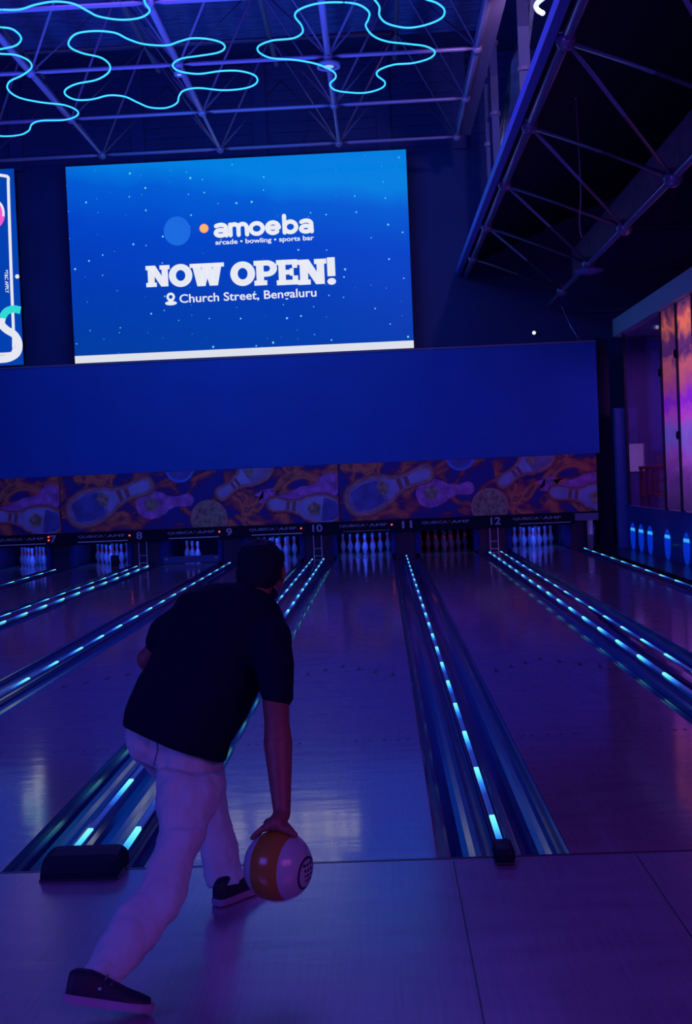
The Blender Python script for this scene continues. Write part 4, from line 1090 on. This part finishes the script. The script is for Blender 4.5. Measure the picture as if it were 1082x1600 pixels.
# arms
cone(bm, LSH, LEL, 0.050, 0.040); cone(bm, LEL, LEL.lerp(LWR, 0.35), 0.042, 0.044); cone(bm, LEL.lerp(LWR, 0.3), LWR, 0.042, 0.028)
cone(bm, RSH, REL, 0.056, 0.041); cone(bm, REL, REL.lerp(RWR, 0.26), 0.041, 0.047); cone(bm, REL.lerp(RWR, 0.24), RWR, 0.047, 0.027)
# right hand spread over the ball
def on_ball(az, pol, lift):
    a, p = math.radians(az), math.radians(pol)
    return BALL + Vector((-math.sin(a) * math.sin(p), math.cos(a) * math.sin(p), math.cos(p))) * (BR + lift)
palm = on_ball(0, 8, 0.015)
ellipsoid(bm, palm + Vector((-0.004, 0.004, 0.004)), 0.040, 0.036, 0.021)
cone(bm, RWR, palm + Vector((0, -0.01, 0.008)), 0.027, 0.026)
for az, ps, r in ((-28, (12, 30, 46, 60), 0.0098), (10, (12, 32, 50, 66), 0.0102), (48, (12, 30, 46, 58), 0.0098), (88, (14, 24, 33, 41), 0.0092)):
    pts = [on_ball(az, q, r + (0.006, 0.006, 0.003, 0.0)[i]) for i, q in enumerate(ps)]
    cone(bm, palm, pts[0], 0.016, r * 1.4, 10)
    for i in range(3): cone(bm, pts[i], pts[i + 1], r * (1.15 - 0.1 * i), r * (1.05 - 0.1 * i), 10)
tp = [on_ball(-112, q, 0.012) for q in (10, 20, 31)]
cone(bm, palm + Vector((0.012, -0.008, 0)), tp[0], 0.019, 0.0150, 10); cone(bm, tp[0], tp[1], 0.0150, 0.0130, 10); cone(bm, tp[1], tp[2], 0.0130, 0.011, 10)
# left hand, loosely curled in front
d = (LWR - LEL).normalized(); aa, bb = frame_dir(d)
lp = LWR + d * 0.045
ellipsoid(bm, lp, 0.040, 0.040, 0.026)
for i in range(4):
    o_ = bb * 0.0 + aa * (0.027 - 0.018 * i)
    L_ = (0.036, 0.040, 0.037, 0.030)[i]
    p0 = lp + d * 0.03 + o_; p1 = p0 + d * L_ - bb * 0.01; p2 = p1 + (d * 0.5 - bb).normalized() * 0.024; p3 = p2 + (-bb) * 0.018
    for u_, v_ in ((p0, p1), (p1, p2), (p2, p3)): cone(bm, u_, v_, 0.0095, 0.0088, 8)
q0 = LWR + d * 0.02 + aa * 0.03; cone(bm, q0, q0 + aa * 0.03 + d * 0.02, 0.013, 0.011, 8); cone(bm, q0 + aa * 0.03 + d * 0.02, q0 + aa * 0.035 + d * 0.048, 0.011, 0.009, 8)
fuse('body', bm, 0.0045, 3, M_SKIN, person)
# hair
bm = BM()
ellipsoid(bm, H(0, -0.014, 0.024), 0.086, 0.098, 0.093, Rh)
ellipsoid(bm, H(0, -0.040, -0.02), 0.080, 0.066, 0.070, Rh)
ellipsoid(bm, H(0, -0.055, -0.055), 0.060, 0.042, 0.045, Rh)
ellipsoid(bm, H(0.0, 0.045, 0.070), 0.066, 0.050, 0.035, Rh)
for i in range(46):
    q = i * 2.399; zz = random.uniform(0.25, 1.0); rr_ = math.sqrt(1 - zz * zz)
    c0 = H(0.078 * rr_ * math.cos(q), -0.014 + 0.09 * rr_ * math.sin(q), 0.024 + 0.085 * zz)
    ellipsoid(bm, c0, 0.013, 0.013, 0.011)
fuse('hair', bm, 0.0045, 3, M_HAIR, person)

# shirt
def LR(l, r_, y, dep, dip=0.0, ly=0.0):
    A, B = at(l[0], l[1], y + ly), at(r_[0], r_[1], y - ly)
    return ((A + B) / 2, (B - A) / 2, Vector((0, dep, dip)))
bm = BM()
loft(bm, [LR((195, 1130), (352, 1190), -0.63, 0.158, -0.02, 0.02), LR((198, 1108), (360, 1160), -0.62, 0.158, -0.02, 0.02), LR((212, 1072), (385, 1118), -0.59, 0.15, -0.03, 0.03),
          LR((231, 1035), (405, 1080), -0.55, 0.145, -0.03, 0.04), LR((246, 1000), (425, 1040), -0.53, 0.145, -0.04, 0.05), LR((260, 965), (445, 1005), -0.51, 0.135, -0.05, 0.05),
          LR((280, 938), (446, 968), -0.49, 0.115, -0.06, 0.04), LR((320, 922), (438, 946), -0.47, 0.09, -0.05, 0.03), LR((368, 916), (430, 936), -0.45, 0.058, -0.03, 0.0)], 36, 2.25)
# sleeves
cone(bm, LSH + Vector((0.02, 0, 0.0)), at(262, 990, -0.45), 0.078, 0.070)
cone(bm, LSH, at(252, 1002, -0.44), 0.070, 0.055)
cone(bm, RSH + Vector((-0.01, 0, -0.01)), at(430, 1050, -0.72), 0.080, 0.066); cone(bm, at(430, 1050, -0.72), at(434, 1084, -0.77), 0.066, 0.053)
shirt = fuse('shirt', bm, 0.007, 8, M_SHIRT, person, 0.5, ((0.18, 0.02),))
bm = BM(); c = at(400, 928, -0.45)
add_tube(bm, [c + Vector((0.066 * math.cos(q), 0.058 * math.sin(q), 0.012 + 0.014 * math.sin(q) - 0.018 * math.cos(q))) for q in [2 * PI * i / 20 for i in range(20)]], 0.013, 8, closed=True)
build('collar', bm, M_SHIRT, shirt, smooth=True)

# trousers
bm = BM()
loft(bm, [LR((204, 1108), (350, 1160), -0.60, 0.115), LR((198, 1140), (352, 1190), -0.60, 0.130), LR((202, 1165), (353, 1205), -0.61, 0.125), LR((222, 1190), (352, 1222), -0.63, 0.10)], 32, 2.3)
ellipsoid(bm, at(230, 1164, -0.645), 0.068, 0.085, 0.075); ellipsoid(bm, at(294, 1190, -0.67), 0.094, 0.088, 0.090)
def leg(rows, Y0, Y1, flat=0.95):
    n_ = len(rows); secs = []
    for i, (l, r_, v, dv) in enumerate(rows):
        y = Y0 + (Y1 - Y0) * i / (n_ - 1)
        A, B = at(l, v, y), at(r_, v + dv, y)
        a_ = (B - A) / 2
        secs.append(((A + B) / 2, a_, Vector((0, a_.length * flat, 0))))
    loft(bm, secs, 28, 2.1)
# right leg, trailing: (left px, right px, row, slope)
leg([(243, 352, 1190, 12), (243, 351, 1215, 8), (244, 342, 1245, 4), (246, 332, 1280, 0), (245, 318, 1315, 0)], -0.68, -0.86, 1.0)
leg([(246, 330, 1285, 0), (243, 312, 1325, 4), (229, 301, 1352, 12), (214, 291, 1382, 18), (195, 273, 1412, 24), (176, 252, 1442, 26), (152, 222, 1478, 28), (134, 200, 1503, 26), (122, 188, 1520, 22)], -0.84, -1.25, 0.9)
# left leg, planted
cone(bm, LHIP, LKN, 0.090, 0.062)
leg([(290, 350, 1225, 0), (300, 358, 1260, 0), (308, 364, 1295, 0), (313, 370, 1325, 0), (316, 376, 1350, 0), (320, 381, 1370, -4), (327, 382, 1382, -8)], -0.25, -0.37, 0.98)
tro = fuse('trousers', bm, 0.006, 6, M_PANTS, person, 0.5, ((0.15, 0.034), (0.06, 0.014)))
# centre seam down the seat
from mathutils.bvhtree import BVHTree
bvh = BVHTree.FromPolygons([v.co + origin_of(person) for v in tro.data.vertices], [p.vertices[:] for p in tro.data.polygons])
sp_ = []
for u, v in ((238, 1140), (243, 1150), (246, 1162), (246, 1174), (243, 1186), (241, 1196)):
    dr = (at(u, v, 0) - CAM).normalized(); hit = bvh.ray_cast(CAM, dr)
    if hit[0] is not None: sp_.append(hit[0])
bm = BM(); add_tube(bm, catmull(sp_, False, 4), 0.003, 6); build('back_seam', bm, M_SEAM, tro, smooth=True)

# shoes
def shoe(heel, toe, up, hgt, roll=0.0):
    "shoe standing from heel point to toe point"
    heel, toe = Vector(heel), Vector(toe); d_ = (toe - heel); Ln = d_.length; d_.normalize()
    up = Vector(up); up = (up - d_ * up.dot(d_)).normalized(); sd = d_.cross(up)
    def T(f, s_, z_): return heel + d_ * (Ln * f) + sd * s_ + up * z_
    W = [(0.0, 0.020), (0.05, 0.031), (0.20, 0.035), (0.40, 0.034), (0.60, 0.043), (0.75, 0.047), (0.88, 0.040), (0.96, 0.026), (1.0, 0.010)]
    bm = BM()
    out = [T(f, w, 0) for f, w in W] + [T(f, -w, 0) for f, w in W[::-1]]
    A = [bm.verts.new(p + up * 0.004) for p in out]; B = [bm.verts.new(p + up * 0.028) for p in out]
    bm.faces.new(A[::-1]); bm.faces.new(B)
    for i in range(len(out)): bm.faces.new((A[i], A[(i + 1) % len(out)], B[(i + 1) % len(out)], B[i]))
    bmesh.ops.bevel(bm, geom=list(bm.edges), offset=0.003, segments=2, affect='EDGES')
    sole = build('shoe', bm, M_SOLE, person, smooth=False)
    bm = BM()
    HH = [(0.02, 0.085), (0.10, 0.098), (0.25, 0.098), (0.38, 0.088), (0.52, 0.075), (0.68, 0.060), (0.84, 0.050), (0.95, 0.042)]
    def wid(f):
        for (p, a_), (q, b2) in zip(W, W[1:]):
            if p <= f <= q: return a_ + (b2 - a_) * (f - p) / (q - p)
        return 0.01
    secs = []
    for f, hh in HH:
        w = wid(f) - 0.002
        secs.append((T(f, 0, 0.022), sd * w, up * (hh - 0.022)))
    loft(bm, secs, 24, 2.3)
    for v in list(bm.verts): pass
    # flatten below the sole line
    for v in bm.verts:
        k_ = (v.co - heel).dot(up)
        if k_ < 0.02: v.co += up * (0.02 - k_)
    upper = fuse('shoe_upper', bm, 0.005, 3, M_SHOE, sole)
    for j in range(4):
        f = 0.42 + 0.075 * j; hh = 0.086 - 0.012 * j
        bm = BM(); add_tube(bm, [T(f, -0.024, hh - 0.008), T(f + 0.02, 0, hh + 0.002), T(f, 0.024, hh - 0.008)], 0.0028, 6); build('lace', bm, M_LACE, sole, smooth=True)
    return sole
shoe(at(97, 1566, -1.30), at(240, 1584, -1.27), (0.05, 0.25, 1), 0.09)
shoe((-0.290, -0.44, 0.0), (-0.125, -0.225, 0.0), (0, 0, 1), 0.09)

# ------------------------------------------------------------------ bowling ball
def ball_mat():
    M = bpy.data.materials.new('ball_stripe'); M.use_nodes = True
    nt = M.node_tree; b = nt.nodes['Principled BSDF']; N = nt.nodes.new; Lk = nt.links.new
    b.inputs['Roughness'].default_value = 0.22; b.inputs['Coat Weight'].default_value = 0.3
    tc = N('ShaderNodeTexCoord'); dt = N('ShaderNodeVectorMath'); dt.operation = 'DOT_PRODUCT'
    Lk(tc.outputs['Object'], dt.inputs[0]); dt.inputs[1].default_value = (0.9 / 0.108, -0.436 / 0.108, 0)
    g = N('ShaderNodeMath'); g.operation = 'GREATER_THAN'; g.inputs[1].default_value = -0.38; Lk(dt.outputs['Value'], g.inputs[0])
    l = N('ShaderNodeMath'); l.operation = 'LESS_THAN'; l.inputs[1].default_value = 0.47; Lk(dt.outputs['Value'], l.inputs[0])
    mu = N('ShaderNodeMath'); mu.operation = 'MULTIPLY'; Lk(g.outputs[0], mu.inputs[0]); Lk(l.outputs[0], mu.inputs[1])
    mx = N('ShaderNodeMix'); mx.data_type = 'RGBA'; Lk(mu.outputs[0], mx.inputs[0])
    mx.inputs[6].default_value = (0.40, 0.46, 0.50, 1); mx.inputs[7].default_value = (0.34, 0.17, 0.02, 1)
    Lk(mx.outputs[2], b.inputs['Base Color'])
    return M
t = thing('bowling_ball', tuple(BALL), 'pale bowling ball with wide orange band hanging in the bowler\'s hand', 'bowling ball')
bm = BM(); bmesh.ops.create_uvsphere(bm, u_segments=64, v_segments=40, radius=BR, matrix=Matrix.Translation(BALL)); sph = build('ball_shell', bm, ball_mat(), t, smooth=True)
nv = Vector((0.90, -0.42, -0.10)).normalized(); ea = nv.cross(Vector((0, 0, 1))).normalized(); eb = ea.cross(nv)
def onb(x, y): return BALL + (nv * math.sqrt(max(0, BR ** 2 - x * x - y * y)) + ea * x + eb * y) * 1.004
bm = BM(); n = 40
for i in range(n):
    t0, t1 = 2 * PI * i / n, 2 * PI * (i + 1) / n
    add_poly(bm, [onb(0.050 * math.cos(t0), 0.050 * math.sin(t0)), onb(0.050 * math.cos(t1), 0.050 * math.sin(t1)), onb(0.043 * math.cos(t1), 0.043 * math.sin(t1)), onb(0.043 * math.cos(t0), 0.043 * math.sin(t0))])
build('emblem_ring', bm, M_SHOE, sph)
bm = BM()
for k_ in range(4):
    y = 0.024 - 0.016 * k_
    for x0, x1 in ((-0.026 + 0.004 * (k_ % 2), -0.006), (0.0, 0.010), (0.014, 0.026 - 0.003 * k_)):
        add_poly(bm, [onb(x0, y), onb(x1, y), onb(x1, y + 0.0085), onb(x0, y + 0.0085)])
build('emblem_marks', bm, M_SHOE, sph)
bpy.context.view_layer.update()
